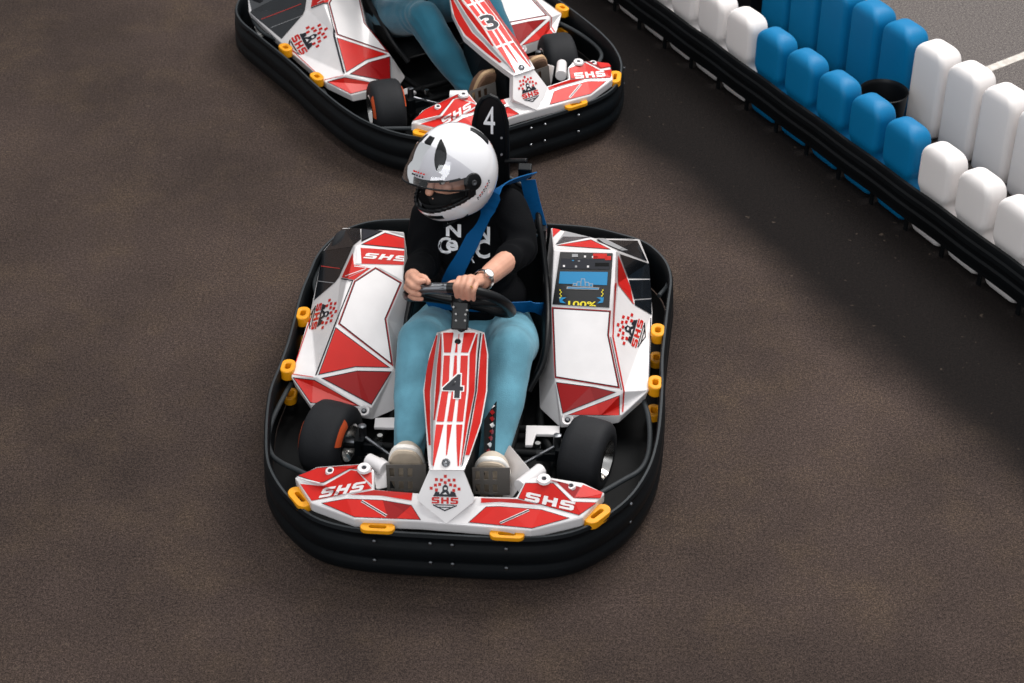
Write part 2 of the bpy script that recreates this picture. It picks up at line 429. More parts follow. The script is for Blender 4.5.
def art_left(a):
    W3 = [(375.5, 267), (402, 282.5), (386.3, 319), (393.4, 366.8), (338, 323.8), (354, 281)]
    a.poly(W3, 'dred', 1); a.poly(inset(W3, 1.1), 'ink', 2); a.poly(inset(W3, 1.9), 'white', 3)
    a.poly([(376.5, 266), (402, 266), (403, 281)], 'white', 4)
    a.panel([(335.5, 327), (390.5, 367.8), (355.5, 367), (318, 375)], 'red')
    a.panel([(357, 370.5), (392, 371.3), (371.5, 405), (321, 378)], 'dred', w=.9)
    a.panel([(292.5, 377.3), (314.5, 379.8), (360.5, 406.3), (310.2, 403)], 'red')
    a.poly([(313, 380.5), (330, 389), (356, 405), (312, 402.5)], 'lred', 3)
    a.poly([(341.5, 229), (360, 227.8), (361, 239), (353, 245.5), (338.5, 277.5), (335, 282), (314, 300), (322.5, 252.5)], 'dgrey')
    a.line([(321, 266), (340, 268.5)], .8, 'lred', 3); a.line([(318, 281), (334, 283)], .6, 'lgrey', 3)
    a.panel([(361.5, 228), (383, 230.8), (361.5, 241.5)], 'ink', 'dgrey')
    a.panel([(361, 244.3), (385, 232.5), (407, 238.5), (407, 249)], 'red', w=.7)
    a.poly([(388, 231), (408, 233.5), (408, 237)], 'lgrey')
    a.poly([(357, 247.4), (406, 250.8), (406, 265), (356.3, 263.5)], 'red'); a.poly([(357, 247.4), (360.5, 247.7), (361.5, 263.6), (356.3, 263.5)], 'white', 3)
    a.aff([[(x+.1*y, y) for x, y in p] for p in SHS], (363, 258), (42, 3.5), (0, -5.6), 'white', 3)
    a.panel([(352.5, 253), (354, 264.5), (371, 267.5), (354, 280), (341.5, 277.3)], 'red', 'lred', .5)
    a.line([(354, 266), (371, 267.8)], .8, 'white', 3); a.line([(345, 276), (366, 268.5)], .7, 'white', 3); a.line([(349, 277), (363, 270.5)], .5, 'lgrey', 3)
    a.line([(340.8, 278.6), (353, 280.7)], 1.2, 'ink', 3); a.line([(352.5, 281), (334.8, 324.5), (315.7, 375)], 1.1, 'ink', 2)
    a.line([(291.8, 373), (294.5, 366), (310.5, 318)], .8, 'red', 2); a.line([(292.5, 373.8), (313, 377)], .7, 'red', 2)
    a.poly([(350, 411), (371, 409.2), (369.5, 416.5)], 'ink', 2)
    logo(a, (321.5, 315), (-6.5, 26), (27, -7))
def art_right(a):
    Wp = [(551.8, 307), (611, 310.5), (609, 335), (620, 388.5), (554.5, 377.8)]
    a.poly(Wp, 'dred', 1); a.poly(inset(Wp, 1.1), 'ink', 2); a.poly(inset(Wp, 1.9), 'white', 3)
    a.panel([(556, 382), (594, 386.8), (616.5, 392.2), (562.5, 413.8)], 'dred', w=.7)
    a.panel([(567, 415), (619.8, 395), (619.8, 416)], 'red', w=.7)
    a.line([(616, 283), (614, 316), (613, 336.5), (624, 391), (622.6, 412)], 1.5, 'red', 2)
    a.line([(610.5, 337), (621.5, 390)], .8, 'ink', 2)
    a.panel([(556, 245.2), (591, 239.3), (611, 249.3)], 'red', w=.6)
    a.poly([(552.5, 228.5), (562.5, 228), (553, 237)], 'red')
    a.poly([(567, 228), (597, 233), (636, 239.5), (591, 237.5), (562, 239), (558, 241)], 'lgrey')  # bright reflection on the rear slope, painted as pale grey
    a.poly([(555.5, 244.2), (590, 236.8), (563, 236.5)], 'dgrey', 2)
    a.poly([(596, 239.6), (637.5, 240.5), (647.2, 261), (617.5, 249.5)], 'dgrey', 2)
    a.poly([(594, 236), (605, 238.5), (628, 250), (622, 250.5), (604, 243)], 'lgrey', 3)  # painted sheen: pale reflected streak across the charcoal panel
    a.poly([(619.8, 254), (649.5, 263.8), (651, 278.5), (628.5, 278)], 'dgrey', 2)
    a.poly([(629, 280), (651.2, 279.6), (651.6, 298), (634.3, 299)], 'dgrey', 2)
    a.poly([(634.8, 300.2), (651.6, 299), (651.7, 314.5), (635, 305)], 'dgrey', 2)
    a.poly([(618.3, 255), (630.5, 287), (633.5, 303), (618.2, 283.5)], 'red', 2)
    a.line([(618.4, 284), (634, 304)], .8, 'lred', 2)
    a.line([(650.8, 318), (649, 385)], 1.0, 'ink', 2)
    a.poly([(562, 417), (604, 416.8), (572, 422)], 'ink', 2)
    logo(a, (632.5, 331), (7.5, -27), (-27, -12))

ALLP = {}
def make_kart(num):
    root = empty('go_kart', (0, 0, 0))
    OUT = OUT_A if num == 4 else OUT_B
    # --- bumper: one moulded ring
    prof = [(-.014, .200), (-.009, .207), (-.002, .207), (.003, .197), (-.004, .184), (-.004, .168), (.006, .158), (.008, .118), (.002, .108), (.002, .096), (.010, .086), (.010, .052), (.0, .038), (-.01, .036), (-.014, .05)]
    mb = MB(); rows = []
    N = len(OUT)
    for i in range(N):
        p = Vector(OUT[i]); t = Vector(OUT[(i+1) % N])-Vector(OUT[i-1]); t.normalize(); n = Vector((t.y, -t.x))
        corner = 0
        rows.append([Vector((p.x+n.x*o, p.y+n.y*o, z)) for o, z in prof])
    rows.append(rows[0]); mb.grid(rows, 'black', closed=True)
    nf = len(prof)
    for fi in range(len(mb.f)):
        j = fi % nf
        if j in (1,): mb.m[fi] = mb.mi('rub_lit')  # lip face in paler grey: light caught along the rim, put into the colour
    bump = mb.build('bumper', root, smooth=50)
    for (px, py) in [(374, 541.5), (374.5, 560.5), (430, 544), (430.5, 563), (452, 545.5), (452.5, 564.5), (506, 549.5), (506.3, 568.5), (631, 504), (631, 522)]:
        p = Ly(px, py, -1.107) if px < 600 else Ly(px, py, -.895)
        if px > 600: p = Vector((.55, -.895, p.z))
        bl = MB(); bl.lathe([(-.006, .0001), (-.006, .0052), (0, .0065), (.004, .004), (.0045, .0001)], (p.x, min(p.y, -1.1) if px < 600 else p.y, p.z), (0, -1, 0) if px < 600 else (.8, -.6, 0), 'steel', 10)
        bl.build('rivet', bump, smooth=40)
    # --- floor pan
    mb = MB(); inner = [(x*.978, y*.985) for x, y in OUT]
    mb.prism(inner, .03, .037, 'tray')
    mb.build('floor_pan', root)
    mb = MB()
    for s in (-1, 1):       # chassis rails
        mb.tube(cspline([(s*.30, -.95, .07), (s*.3, -.6, .07), (s*.24, -.35, .07), (s*.27, .1, .07), (s*.27, .5, .07)]), .014, 'tray')
        mb.tube([(s*.12, -1.0, .07), (s*.16, -.5, .07), (s*.22, .1, .07)], .012, 'tray')
    for y in (-.95, -.42, .1, .5): mb.tube([(-.3, y, .07), (.3, y, .07)], .013, 'tray')
    mb.tube([(-.38, -.6, .12), (.38, -.6, .12)], .012, 'tray')
    mb.build('chassis_frame', root, smooth=60)
    # --- hoops
    for (pts, zz) in (([(291, 384), (283, 398), (272, 421), (268, 440), (272, 455), (282, 463), (297, 470), (322, 482)], .15),
                      ([(643, 398), (648, 415), (650, 434), (648, 455), (640, 470), (622, 481), (594, 497)], .15),
                      ([(642.5, 246), (656, 254), (666, 265), (669.5, 275), (667, 286), (659, 296)], .15),
                      ([(-.545, .42), (-.582, .35), (-.594, .28), (-.596, .21), (-.575, .13)], 0)):
        mb = MB(); mb.tube(cspline([L(x, y, zz) if zz else Vector((x, y, .17)) for x, y in pts], 5), .0085, 'rub_lit', 8); mb.build('bumper_hoop', root, smooth=60)
    # rear left hoop follows the flank
    # --- yellow dampers
    def stadium(a, b, n=8):
        return [(math.cos(t)*a, math.sin(t)*a+(b-a)) for t in [math.pi*k/n for k in range(n+1)]]+[(math.cos(t)*a, math.sin(t)*a-(b-a)) for t in [math.pi+math.pi*k/n for k in range(n+1)]]
    def ringblock(mb, c, a, b, ha, hb, z0, z1, rot, m='yellow'):
        o = stadium(a, b); h = stadium(ha, hb); n = len(o)
        f = lambda p, z: Vector((c[0]+p[0]*math.cos(rot)-p[1]*math.sin(rot), c[1]+p[0]*math.sin(rot)+p[1]*math.cos(rot), z))
        vs = [f(p, z0) for p in o]+[f(p, z1) for p in o]+[f(p, z0) for p in h]+[f(p, z1) for p in h]
        fs = []
        for i in range(n):
            j = (i+1) % n
            fs += [(i, j, n+j, n+i), (2*n+j, 2*n+i, 3*n+i, 3*n+j), (n+i, n+j, 3*n+j, 3*n+i), (j, i, 2*n+i, 2*n+j)]
        mb.add(vs, fs, m)
    for (x, y) in ((-.598, -.015), (-.598, -.315), (.618, -.02), (.614, -.31)):
        mb = MB(); ringblock(mb, (x, y), .024, .037, .009, .016, .168, .207, 0); d_ = mb.build('damper_block', root, smooth=50, bevel=.004)
        mb = MB(); ringblock(mb, (x, y), .022, .033, .009, .016, .06, .09, 0); mb.build('lower_damper', d_, smooth=50, bevel=.004)
    for (px, py, rot, b) in ((300, 497, R(38), .05), (377.5, 527, R(90), .052), (507, 534, R(90), .052), (597, 514, R(-38), .05)):
        fr = rot == R(90); p = L(px, py, .214); mb = MB(); ringblock(mb, (p.x, p.y), .019 if fr else .025, b, .007, .026, .202 if fr else .19, .2165, rot)
        mb.build('damper_block', root, smooth=50, bevel=.002)
    # --- pods
    for s, fn in ((-1, art_left), (1, art_right)):
        b2, P, a = pod(s, fn)
        o = b2.build('side_pod', root, recalc=False, label='left side pod with red badge strip' if s < 0 else 'right side pod with display screen')
        # bolt ring at the front corner
        mb = MB(); q = isect(364, 411, (0, 0, 1), .142) if s < 0 else L(567.5, 420, .125)
        mb.lathe([(0, .009), (.006, .013), (.008, .018), (.002, .021), (-.004, .021)], q, (0, -.5, .85), 'white', 20)
        mb.lathe([(.0, .0001), (.001, .009)], q, (0, -.5, .85), 'ink', 16); mb.lathe([(0, .0001), (.007, .0001), (.007, .005), (0, .006)][1:], q, (0, -.5, .85), 'steel', 10)
        mb.build('mounting_bolt', o, smooth=40)
        if s > 0:
            sm = MB(); sa = Art(b2, []); sa.tris = a.tris; sa.mb = sm
            n = (Vector((-.201, -.596, 1))).normalized(); off = n.dot(P['r3'])
            S = [(560.5, 252.8), (613, 254), (609.5, 308), (552.8, 304.8)]
            lo = [isect(x, y, n, off-.002) for x, y in S]; hi = [p+n*.007 for p in lo]
            sm.add(lo+hi, [(0, 1, 2, 3), (4, 5, 6, 7), (0, 1, 5, 4), (1, 2, 6, 5), (2, 3, 7, 6), (3, 0, 4, 7)], 'screen')
            sc = Art(sm, [(4, 5, 6, 7)])
            sc.poly([(560, 271.5), (607.8, 272), (607, 285.2), (558.8, 283.5)], 'blue', 1)
            # printed bar above with small controls
            sc.poly([(561, 258.5), (611, 259), (609, 269.5), (560, 268.5)], 'ink', 1)
            for (x, y, w, h, m) in [(575, 255.5, 6, 3, 'lgrey'), (600, 256, 14, 5, 'red'), (608, 258, 6, 4, 'red'), (595, 257, 6, 2, 'white'), (602, 264.5, 14, 3.5, 'tray'), (564, 266, 2, 2, 'white'), (576, 266.5, 2, 2, 'lgrey'), (588, 266.5, 2, 2, 'white'), (573, 260.5, 2, 1, 'blue'), (579, 261, 2, 1, 'lgrey'), (585, 256.5, 2, 2, 'white')]:
                sc.poly([(x-w/2, y-h/2), (x+w/2, y-h/2), (x+w/2, y+h/2), (x-w/2, y+h/2)], m, 2)
            sc.poly([(567, 286.5), (599.5, 287.6), (598.5, 290), (566.5, 289)], 'lgrey', 2); sc.poly([(568, 287.2), (598.5, 288.2), (598, 289.3), (567.6, 288.3)], 'blue', 3)
            for P4 in ([(573, 283), (577, 283.2), (576.5, 286), (572.5, 286)], [(577, 281.5), (581, 281.6), (581, 286.5), (576.5, 286.3)], [(581, 278.5), (585, 278.6), (585.5, 286.8), (580.5, 286.6)], [(585, 281.8), (589, 282), (589.4, 286.8), (585, 286.6)], [(589, 283.4), (593, 283.6), (593, 287), (589, 287)]):
                sc.poly(P4, 'lgrey', 2); sc.poly(inset(P4, .6), 'blue', 3)
            for dx in (0, 41):
                mx = (lambda x: 581+(581-x)+1) if dx else (lambda x: x)
                sc.poly([(mx(559), 297), (mx(566.5), 297.5), (mx(562), 300), (mx(566), 303.5), (mx(560), 302.5)], 'blue', 2)
                for k in range(5): sc.poly([(mx(559.5+k % 2), 289.5+k*1.9), (mx(560.8+k % 2), 289.6+k*1.9), (mx(560.8+k % 2), 290.8+k*1.9), (mx(559.5+k % 2), 290.7+k*1.9)], 'yel2', 2)
            sc.aff(T100, (568, 307), (28, .8), (.3, -6.2), 'yel2', 3)
            sm.build('display_screen', o, recalc=False, label='dark screen with blue band and yellow digits')
    # --- front fairing
    Z = dict(tip=.237, c1a=.262, c1b=.268, c1c=.306, ro=.262, ri=.315, rin=.308, rj=.283, e0=.278, c2o=.238, c2a=.262, c2b=.263, c2c=.26, b1=.232, bc=.230)
    LX = dict(tip=(294.6, 477), ro=(317, 466.5), ri=(367.8, 463), rin=(374.2, 470), rj=(373.8, 489), e0=(415, 492.6), c1b=(322.5, 484.5), c1c=(350, 468), c2o=(311, 503), c2a=(346, 496), c2b=(382.5, 497.6), c2c=(419, 505.5), b1=(354, 519), bc=(419.5, 521.5))
    RX = dict(tip=(605, 493), ro=(583, 482.5), ri=(538.5, 475.5), rin=(525, 481), rj=(516, 497), e0=(478, 496), c1b=(573, 500), c1c=(554.7, 482), c2o=(582.5, 518), c2a=(541.5, 507), c2b=(499, 504), c2c=(478, 506), b1=(531, 530.5), bc=(474, 526))
    mb = MB(); tops = []
    V = []; idx = {}
    for nm, X in (('l', LX), ('r', RX)):
        for k, p in X.items(): idx[nm+k] = len(V); V.append(L(p[0], p[1], Z[k]))
    fl = [('tip', 'c1b', 'c1c', 'ro'), ('ro', 'c1c', 'ri'), ('c1c', 'rin', 'ri'), ('tip', 'c2o', 'c2a', 'c1b'), ('c1b', 'c2a', 'c1c'), ('c1c', 'c2a', 'rj', 'rin'), ('rj', 'c2a', 'c2b'), ('rj', 'c2b', 'c2c', 'e0'), ('c2o', 'b1', 'c2a'), ('c2a', 'b1', 'c2b'), ('c2b', 'b1', 'bc', 'c2c')]
    F = [[idx[s+k] for k in f] for s in 'lr' for f in fl]
    F += [[idx['lbc'], idx['rbc'], idx['rc2c'], idx['lc2c']], [idx['lc2c'], idx['rc2c'], idx['re0'], idx['le0']]]
    ntop = len(F)
    ring = ['ltip', 'lc2o', 'lb1', 'lbc', 'rbc', 'rb1', 'rc2o', 'rtip', 'rro', 'rri', 'rrin', 'rrj', 're0', 'le0', 'lrj', 'lrin', 'lri', 'lro']
    li = {}
    for k in ring:
        p = V[idx[k]].copy(); p.z -= .04; p.y += .006; li[k] = len(V); V.append(p)
    for a_, b_ in zip(ring, ring[1:]+ring[:1]): F.append([idx[a_], idx[b_], li[b_], li[a_]])
    F.append([li[k] for k in ring][::-1])
    Ft = triangulate(V, F[:ntop]); F = Ft+triangulate(V, F[ntop:]); ntop = len(Ft)
    mb.add(V, F, 'white')
    me = mb.mesh('t'); bm = bmesh.new(); bm.from_mesh(me); bmesh.ops.recalc_face_normals(bm, faces=bm.faces)
    bmesh.ops.bevel(bm, geom=[e for e in bm.edges if len(e.link_faces) == 2 and e.calc_face_angle(0) > R(30)], offset=.005, segments=2, affect='EDGES', profile=.5)
    b2 = MB(); b2.add([v.co.copy() for v in bm.verts], [[v.index for v in f.verts] for f in bm.faces], 'white'); bm.free()
    a = Art(mb, F[:ntop]); a.mb = b2
    a.panel([(297, 475.5), (317.5, 467.5), (367, 464), (373, 469), (368, 470.5), (349.5, 469), (323.5, 482.5), (318, 483)], 'red', w=.5)
    a.panel([(300, 483.8), (323, 486), (351, 470), (357, 471), (371.8, 488.5), (346, 493.5), (311.5, 500.8)], 'red', 'lred', .5)
    a.panel([(357, 472), (372.5, 471.5), (373, 487)], 'lred', 'white', .8)
    a.poly([(374, 490), (412.5, 493), (411.5, 500.5), (382, 495.8), (350, 494.5)], 'red', 2)
    a.panel([(321, 503), (346, 498.5), (382, 499.8), (411.5, 505), (421, 520), (354.5, 517.3)], 'red', w=.6)
    a.poly([(383, 500.5), (411, 505.5), (395.5, 519), (388, 518.6)], 'dred', 3)
    for w_, m_, l_ in ((2.6, 'white', 4), (1.2, 'ink', 5)): a.line([(361.5, 500.8), (386.5, 515.8)], w_, m_, l_)
    a.line([(298, 477.5), (320, 483)], 1.0, 'white', 4); a.line([(297, 480), (316, 483.5)], .6, 'white', 4)
    a.aff([[(x+.12*y, y) for x, y in p] for p in SHS], (318.5, 498), (43, -7), (0, -9.2), 'white', 5)
    a.panel([(536.5, 476.8), (602.8, 492.2), (600.5, 498.2), (574, 498), (556, 481.3), (540, 479.5)], 'dred', 'red', .6)
    a.panel([(575, 497), (583, 484.5), (602.5, 492.2), (600.5, 498.2)], 'red', 'red', .4, layer=3)
    a.panel([(525.3, 482.8), (553.5, 483), (572, 501.5), (598, 502.3), (579, 515.3), (541, 504.8), (517.8, 498.3)], 'red', w=.5)
    a.poly([(481, 498), (517, 499), (540.5, 505), (499, 502), (481, 502.8)], 'red', 2)
    a.panel([(486, 506.5), (499.5, 506), (541, 509.2), (570, 518), (532, 528.5), (468, 522.5)], 'red', w=.6)
    for w_, m_, l_ in ((2.4, 'white', 4), (1.2, 'ink', 5)): a.line([(500, 523), (529, 510)], w_, m_, l_)
    a.aff([[(x+.03*y, y) for x, y in p] for p in SHS], (524.5, 500.3), (48.5, 10.5), (1, -8.8), 'white', 5)
    fair = b2.build('front_fairing', root, recalc=False, label='red and white front fairing with white lettering')
    for (px, py, z) in ((330, 470.5, .285), (364, 467.5, .318), (571, 485.5, .284), (544, 478.5, .316)):
        q = L(px, py, z); mb = MB(); big = (px in (364, 544))
        mb.lathe([(.0, .0001), (.001, .007)], q, (0, -.15, 1), 'ink', 14)
        mb.lathe([(0, .007), (.002, .009), (.001, .013 if not big else .019), (-.006, .015 if not big else .022)], q, (0, -.15, 1), 'white', 20)
        mb.build('mounting_bolt', fair, smooth=40)
    # --- steering column cover
    ys = [(326, 461, 461, 461, 461), (332.5, 437, 441.5, 477, 484.5), (354, 429.5, 443, 469, 488.3), (391, 423, 440.8, 467.7, 487.3), (423, 425.5, 435.6, 464, 481.5), (456, 427.8, 433, 462, 470), (470, 429.5, 433.5, 459, 464)]
    def zc(y): return .377+.387*(y+.969)
    nC = Vector((0, -.387, 1)); dC = .377+.387*.969
    C = lambda x, y: isect(x, y, nC, dC)
    drop = [0, .03, .055, .07, .05, .02, .006]
    rows = []
    for (y, a0, b0, b1, a1), dz in zip(ys, drop):
        if y == 326: continue
        cl, cr = C(b0, y), C(b1, y); nl = nC.normalized()
        el = isect(a0, y, nC, dC-dz); er = isect(a1, y, nC, dC-dz)
        rows.append([el, cl, cr, er])
    mb = MB(); top0 = [C(461, 325.5)]
    V = [p for r in rows for p in r]; n = len(rows); apex = len(V); V.append(C(461, 325.5))
    F = [(i*4+j, i*4+j+1, (i+1)*4+j+1, (i+1)*4+j) for i in range(n-1) for j in range(3)]
    F += [(apex, 1, 0), (apex, 2, 1), (apex, 3, 2)]
    ntop = len(F); b0 = len(V)
    for r in rows:
        for p, k in ((r[0], 1), (r[3], -1)):
            q = p.copy(); q.z -= .03; q.y += .012; q.x += .006*k; V.append(q)
    q = V[apex].copy(); q.z -= .05; q.y += .005; V.append(q); ap2 = len(V)-1
    for i in range(n-1):
        F += [(i*4, (i+1)*4, b0+2*(i+1), b0+2*i), (i*4+3, b0+2*i+1, b0+2*(i+1)+1, (i+1)*4+3), (b0+2*i, b0+2*i+1, b0+2*(i+1)+1, b0+2*(i+1))]
    F += [(apex, 0, b0, ap2), (apex, ap2, b0+1, 3), (ap2, b0, b0+1), ((n-1)*4, (n-1)*4+1, (n-1)*4+2, (n-1)*4+3, b0+2*n-1, b0+2*n-2)]
    Ft = triangulate(V, F[:ntop]); F = Ft+triangulate(V, F[ntop:]); ntop = len(Ft)
    mb.add(V, F, 'white')
    a = Art(mb, F[:ntop])
    def band(pts, m, layer=1):
        a.poly([(x0, y) for y, x0, x1 in pts]+[(x1, y) for y, x0, x1 in pts[::-1]], m, layer)
    band([(335, 436.2, 437.6), (366, 426.8, 433), (391, 424.3, 430), (423, 426.7, 430), (445, 428.6, 430.6)], 'red')
    band([(333, 438.6, 439.8), (366, 433.5, 436.2), (391, 431, 434), (423, 431, 433), (465, 431.5, 432.2)], 'lgrey')
    band([(334, 440.6, 441.4), (366, 437, 441), (391, 435.5, 439.5), (420, 433.5, 434.6)], 'red')
    band([(332.6, 443, 453.5), (352.5, 444, 450.8)], 'red'); band([(355.5, 443.8, 450), (391, 441.8, 448.5), (421.5, 436.6, 444)], 'red'); band([(424.5, 436, 443.6), (445, 433.8, 439), (466, 432.6, 433.8)], 'red')
    band([(342, 456.2, 457.6), (352.5, 454.8, 457.4)], 'red'); band([(355.5, 454.4, 457), (391, 451.8, 456.6), (421.5, 447, 452.5)], 'red'); band([(424.5, 447, 452), (455, 446, 447)], 'red')
    band([(332.6, 464, 475.5), (352.5, 461, 468.2)], 'red'); band([(355.5, 460.8, 468), (391, 459.2, 466.6), (421.5, 456.6, 463)], 'red'); band([(424.5, 456.2, 462.6), (445, 456.5, 460.6), (466, 457.6, 459)], 'red')
    band([(334, 476.6, 477.8), (354, 469.8, 476), (391, 468.8, 474.6), (423, 465, 468.2), (465, 460.4, 461)], 'lred' if False else 'red')
    band([(333, 480.2, 481.4), (354, 477.6, 479.2), (391, 475.3, 476.8), (423, 469.4, 471), (466, 461.8, 462.6)], 'ink', 2)
    band([(334, 482.8, 484), (354, 480.5, 487), (391, 477.6, 486), (423, 472, 480.3), (455, 465.4, 469.4)], 'red')
    band([(334, 458.6, 459.4), (340, 458.2, 458.8)], 'red', 3)
    TB, TT, TTT = (T4b, T4, T4t) if num == 4 else (T3b, T3, T3t)
    a.aff(TB, (441.3, 398.5), (22.5, .6), (1.2, -26.0), 'white', 3); a.aff(TT, (442.3, 397.6), (20.3, .5), (1.2, -23.8), 'ink', 4)
    cc = mb.build('steering_column_cover', root, recalc=False, label='red and white striped centre cover with number %d' % num)
    me = cc.data
    mb = MB(); q = C(457.8, 341.5)
    mb.lathe([(0, .010), (.004, .008), (.006, .0001)], q, (0, -.36, .93), 'hblack', 16); mb.build('key_switch', cc, smooth=60)
    # nose plate
    mb = MB()
    NP = dict(a=L(431, 466, .372), b=L(461.5, 466, .372), c=L(474.5, 499, .300), d=L(472.5, 502.5, .296), e=L(446.5, 523.5, .232), f=L(418, 500.5, .296), g=L(417.5, 497, .300))
    pn = (NP['b']-NP['a']).cross(NP['e']-NP['a']).normalized(); pd = pn.dot(NP['a'])
    for k, q in dict(c=(474.5, 499), d=(472.5, 502.5), f=(418, 500.5), g=(417.5, 497)).items(): NP[k] = isect(q[0], q[1], pn, pd)
    ks = 'a b c d e f g'.split(); V = [NP[k] for k in ks]; n = len(V)
    V += [Vector((p.x, p.y+.028, p.z-.03)) for p in V]
    F = [tuple(range(n)), tuple(range(n, 2*n))[::-1]]+[(i, n+i, n+(i+1) % n, (i+1) % n) for i in range(n)]
    mb.add(V, F, 'white'); nn = (V[2]-V[0]).cross(V[4]-V[0])
    a = Art(mb, [tuple(range(n))]); logo(a, (445, 494.3), (26.5, .8), (.5, -34))
    mb.add([], [], 'white')
    q = L(446, 463, .378); mb.lathe([(0, .013), (.005, .0125), (.008, .008), (.005, .004), (.005, .0001)], q, (0, -.36, .93), 'steel', 16)
    mb.build('nose_plate', root, recalc=False, label='white nose plate with red and black badge')
    # black cowling sides under the cover
    mb = MB()
    for s in (-1, 1):
        V = [Vector((s*.055, -.60, .47)), Vector((s*.07, -.78, .37)), Vector((s*.05, -.93, .33)), Vector((s*.05, -.97, .05)), Vector((s*.07, -.62, .05))]
        V2 = [Vector((p.x*.6, p.y, p.z)) for p in V]; n = 5
        mb.add(V+V2, [tuple(range(n)), tuple(range(n, 2*n))[::-1]]+[(i, (i+1) % n, n+(i+1) % n, n+i) for i in range(n)], 'black')
    mb.build('column_cowling', root)
    # --- steering shaft, wheel
    mb = MB(); mb.tube([(0.005, -.55, .50), (0.005, -.47, .60)], .02, 'black', 12)
    c0 = Ly(460, 316, -.52)
    rot = Matrix.Rotation(R(-40), 3, 'X')
    mb.box(c0, (.05, .018, .085), 'hblack', rot)
    sh = mb.build('steering_shaft', root, smooth=40, bevel=.003)
    for (px, py) in ((458.5, 307), (461, 314), (461, 320.5), (472, 310), (470.5, 314.5), (470, 320.5)):
        mb = MB(); mb.lathe([(-.01, .004), (.003, .0035), (.004, .0001)], Ly(px-5, py, -.535), (0, -.8, .6), 'alu', 8); mb.build('shaft_bolt', sh)
    vis = [(409, 293, -.47), (414, 290, -.49), (420, 288.7, -.505), (434, 288.3, -.51), (448, 288, -.515), (462, 289, -.515), (477, 292, -.51), (492, 296.5, -.49), (503, 302, -.46), (510, 309, -.42), (510, 312.5, -.38), (500, 312, -.35), (475, 305, -.33), (445, 299, -.335), (422, 296.5, -.36), (409, 296, -.41)]
    loop = catmull([tuple(Ly(*v)) for v in vis], 4)
    mb = MB(); mb.tube(loop, .017, 'hblack', 12, closed=True); sw = mb.build('steering_wheel', root, smooth=80)
    mb = MB(); mb.tube([Ly(x, y, z) for x, y, z in ((419, 288.6, -.506), (432, 288.3, -.51), (447.5, 288, -.515))], .0172, 'steel', 14); mb.build('grip_sleeve', sw, smooth=50, label='metallic grip sleeve')
    mb = MB(); hub = Ly(461, 301, -.45)
    for v in ((425, 294, -.44), (500, 304, -.43), (463, 302, -.345)): mb.tube([hub, Ly(*v)], [.016, .009], 'hblack', 8)
    mb.lathe([(-.02, .03), (.015, .032), (.02, .02), (.02, .0001)], hub, (0, .6, .8), 'hblack', 20)
    mb.build('spokes', sw, smooth=50)
    # --- wheels
    def wheel(name, x, y, z, Rr, w, yaw, rim=.060, mark=0):
        ax = Vector((math.cos(yaw), -math.sin(yaw), 0)); c = Vector((x, y, z))
        h = w/2; mb = MB()
        half = [(0, Rr+.001), (h*.5, Rr), (h*.72, Rr-.003), (h*.86, Rr-.011), (h*.95, Rr-.024), (h*.98, rim+.022), (h*.95, rim+.006), (h*.86, rim)]
        prof = [(-a_, b_) for a_, b_ in half[::-1]]+half[1:]
        mb.lathe(prof, c, ax, 'tyre', 56)
        for sg in ((-1, 1) if mark else ()):
            a0 = R(28) if sg < 0 else R(8)
            mb.lathe([(sg*(h*.87+.001), Rr-.012), (sg*(h*.955+.0014), Rr-.024), (sg*(h*.985+.0012), rim+.022), (sg*(h*.98+.001), rim+.016)], c, ax, 'orange', 8, a0, a0+R(52))
        t = mb.build(name, root, smooth=40)
        mb = MB()
        mb.lathe([(-h*.84, rim), (-h*.97, rim+.006), (-h, rim), (-h*.6, rim-.012), (-h*.2, rim-.02), (-.002, rim-.022), (0, .022), (.012, .02), (.012, .0001)], c, ax, 'alu', 40)
        mb.lathe([(h*.84, rim), (h*.97, rim+.006), (h, rim), (h*.6, rim-.012), (h*.2, rim-.02), (.004, rim-.022)], c, ax, 'alu', 40)
        mb.lathe([(-h*.75, .0001), (-h*.75, .018), (h*.5, .018), (h*.5, .0001)], c, ax, 'steel', 16)
        for k in range(3):
            a_ = R(120*k+30); u = Vector((0, 0, 1)); wv = ax.cross(u); d = (u*math.cos(a_)+wv*math.sin(a_))
            mb.lathe([(h*.25, .0001), (h*.25, .005), (0, .005)], c+d*.032, ax, 'steel', 8)
        mb.build('wheel_rim', t, smooth=40, label='polished silver rim')
        return t
    wheel('front_wheel', -.417, -.585, .127, .122, .14, R(17), mark=1); wheel('front_wheel', .405, -.605, .127, .122, .14, R(17))
    wheel('rear_wheel', -.47, .36, .14, .138, .17, 0, mark=1); wheel('rear_wheel', .47, .36, .14, .138, .17, 0)
    mb = MB(); mb.tube([(-.4, .36, .14), (.4, .36, .14)], .015, 'steel', 12); mb.box((0, .36, .14), (.2, .16, .14), 'black'); mb.build('rear_axle', root, smooth=40)
    for s in (-1, 1):
        mb = MB(); k = Vector((s*.31, -.6, .13))
        mb.tube([k+Vector((0, 0, -.06)), k+Vector((0, 0, .07))], .013, 'steel', 10); mb.tube([k, (s*.385, -.59, .127)], .012, 'steel', 10)
        mb.tube([k+Vector((0, .0, .03)), (s*.2, -.66, .12), (s*.06, -.68, .12)], .006, 'steel', 8)
        mb.lathe([(0, .011), (.006, .011), (.008, .006), (.008, .0001)], k+Vector((0, 0, .065)), (0, 0, 1), 'steel', 14)
        mb.lathe([(0, .009), (.02, .009), (.02, .0001)], k+Vector((-s*.06, -.03, .04)), (0, 0, 1), 'alu', 10)
        mb.box(k+Vector((s*.01, .0, 0)), (.03, .06, .06), 'black'); mb.box(k+Vector((-s*.03, -.02, 0)), (.07, .02, .03), 'black')
        mb.build('steering_knuckle', root, smooth=35)
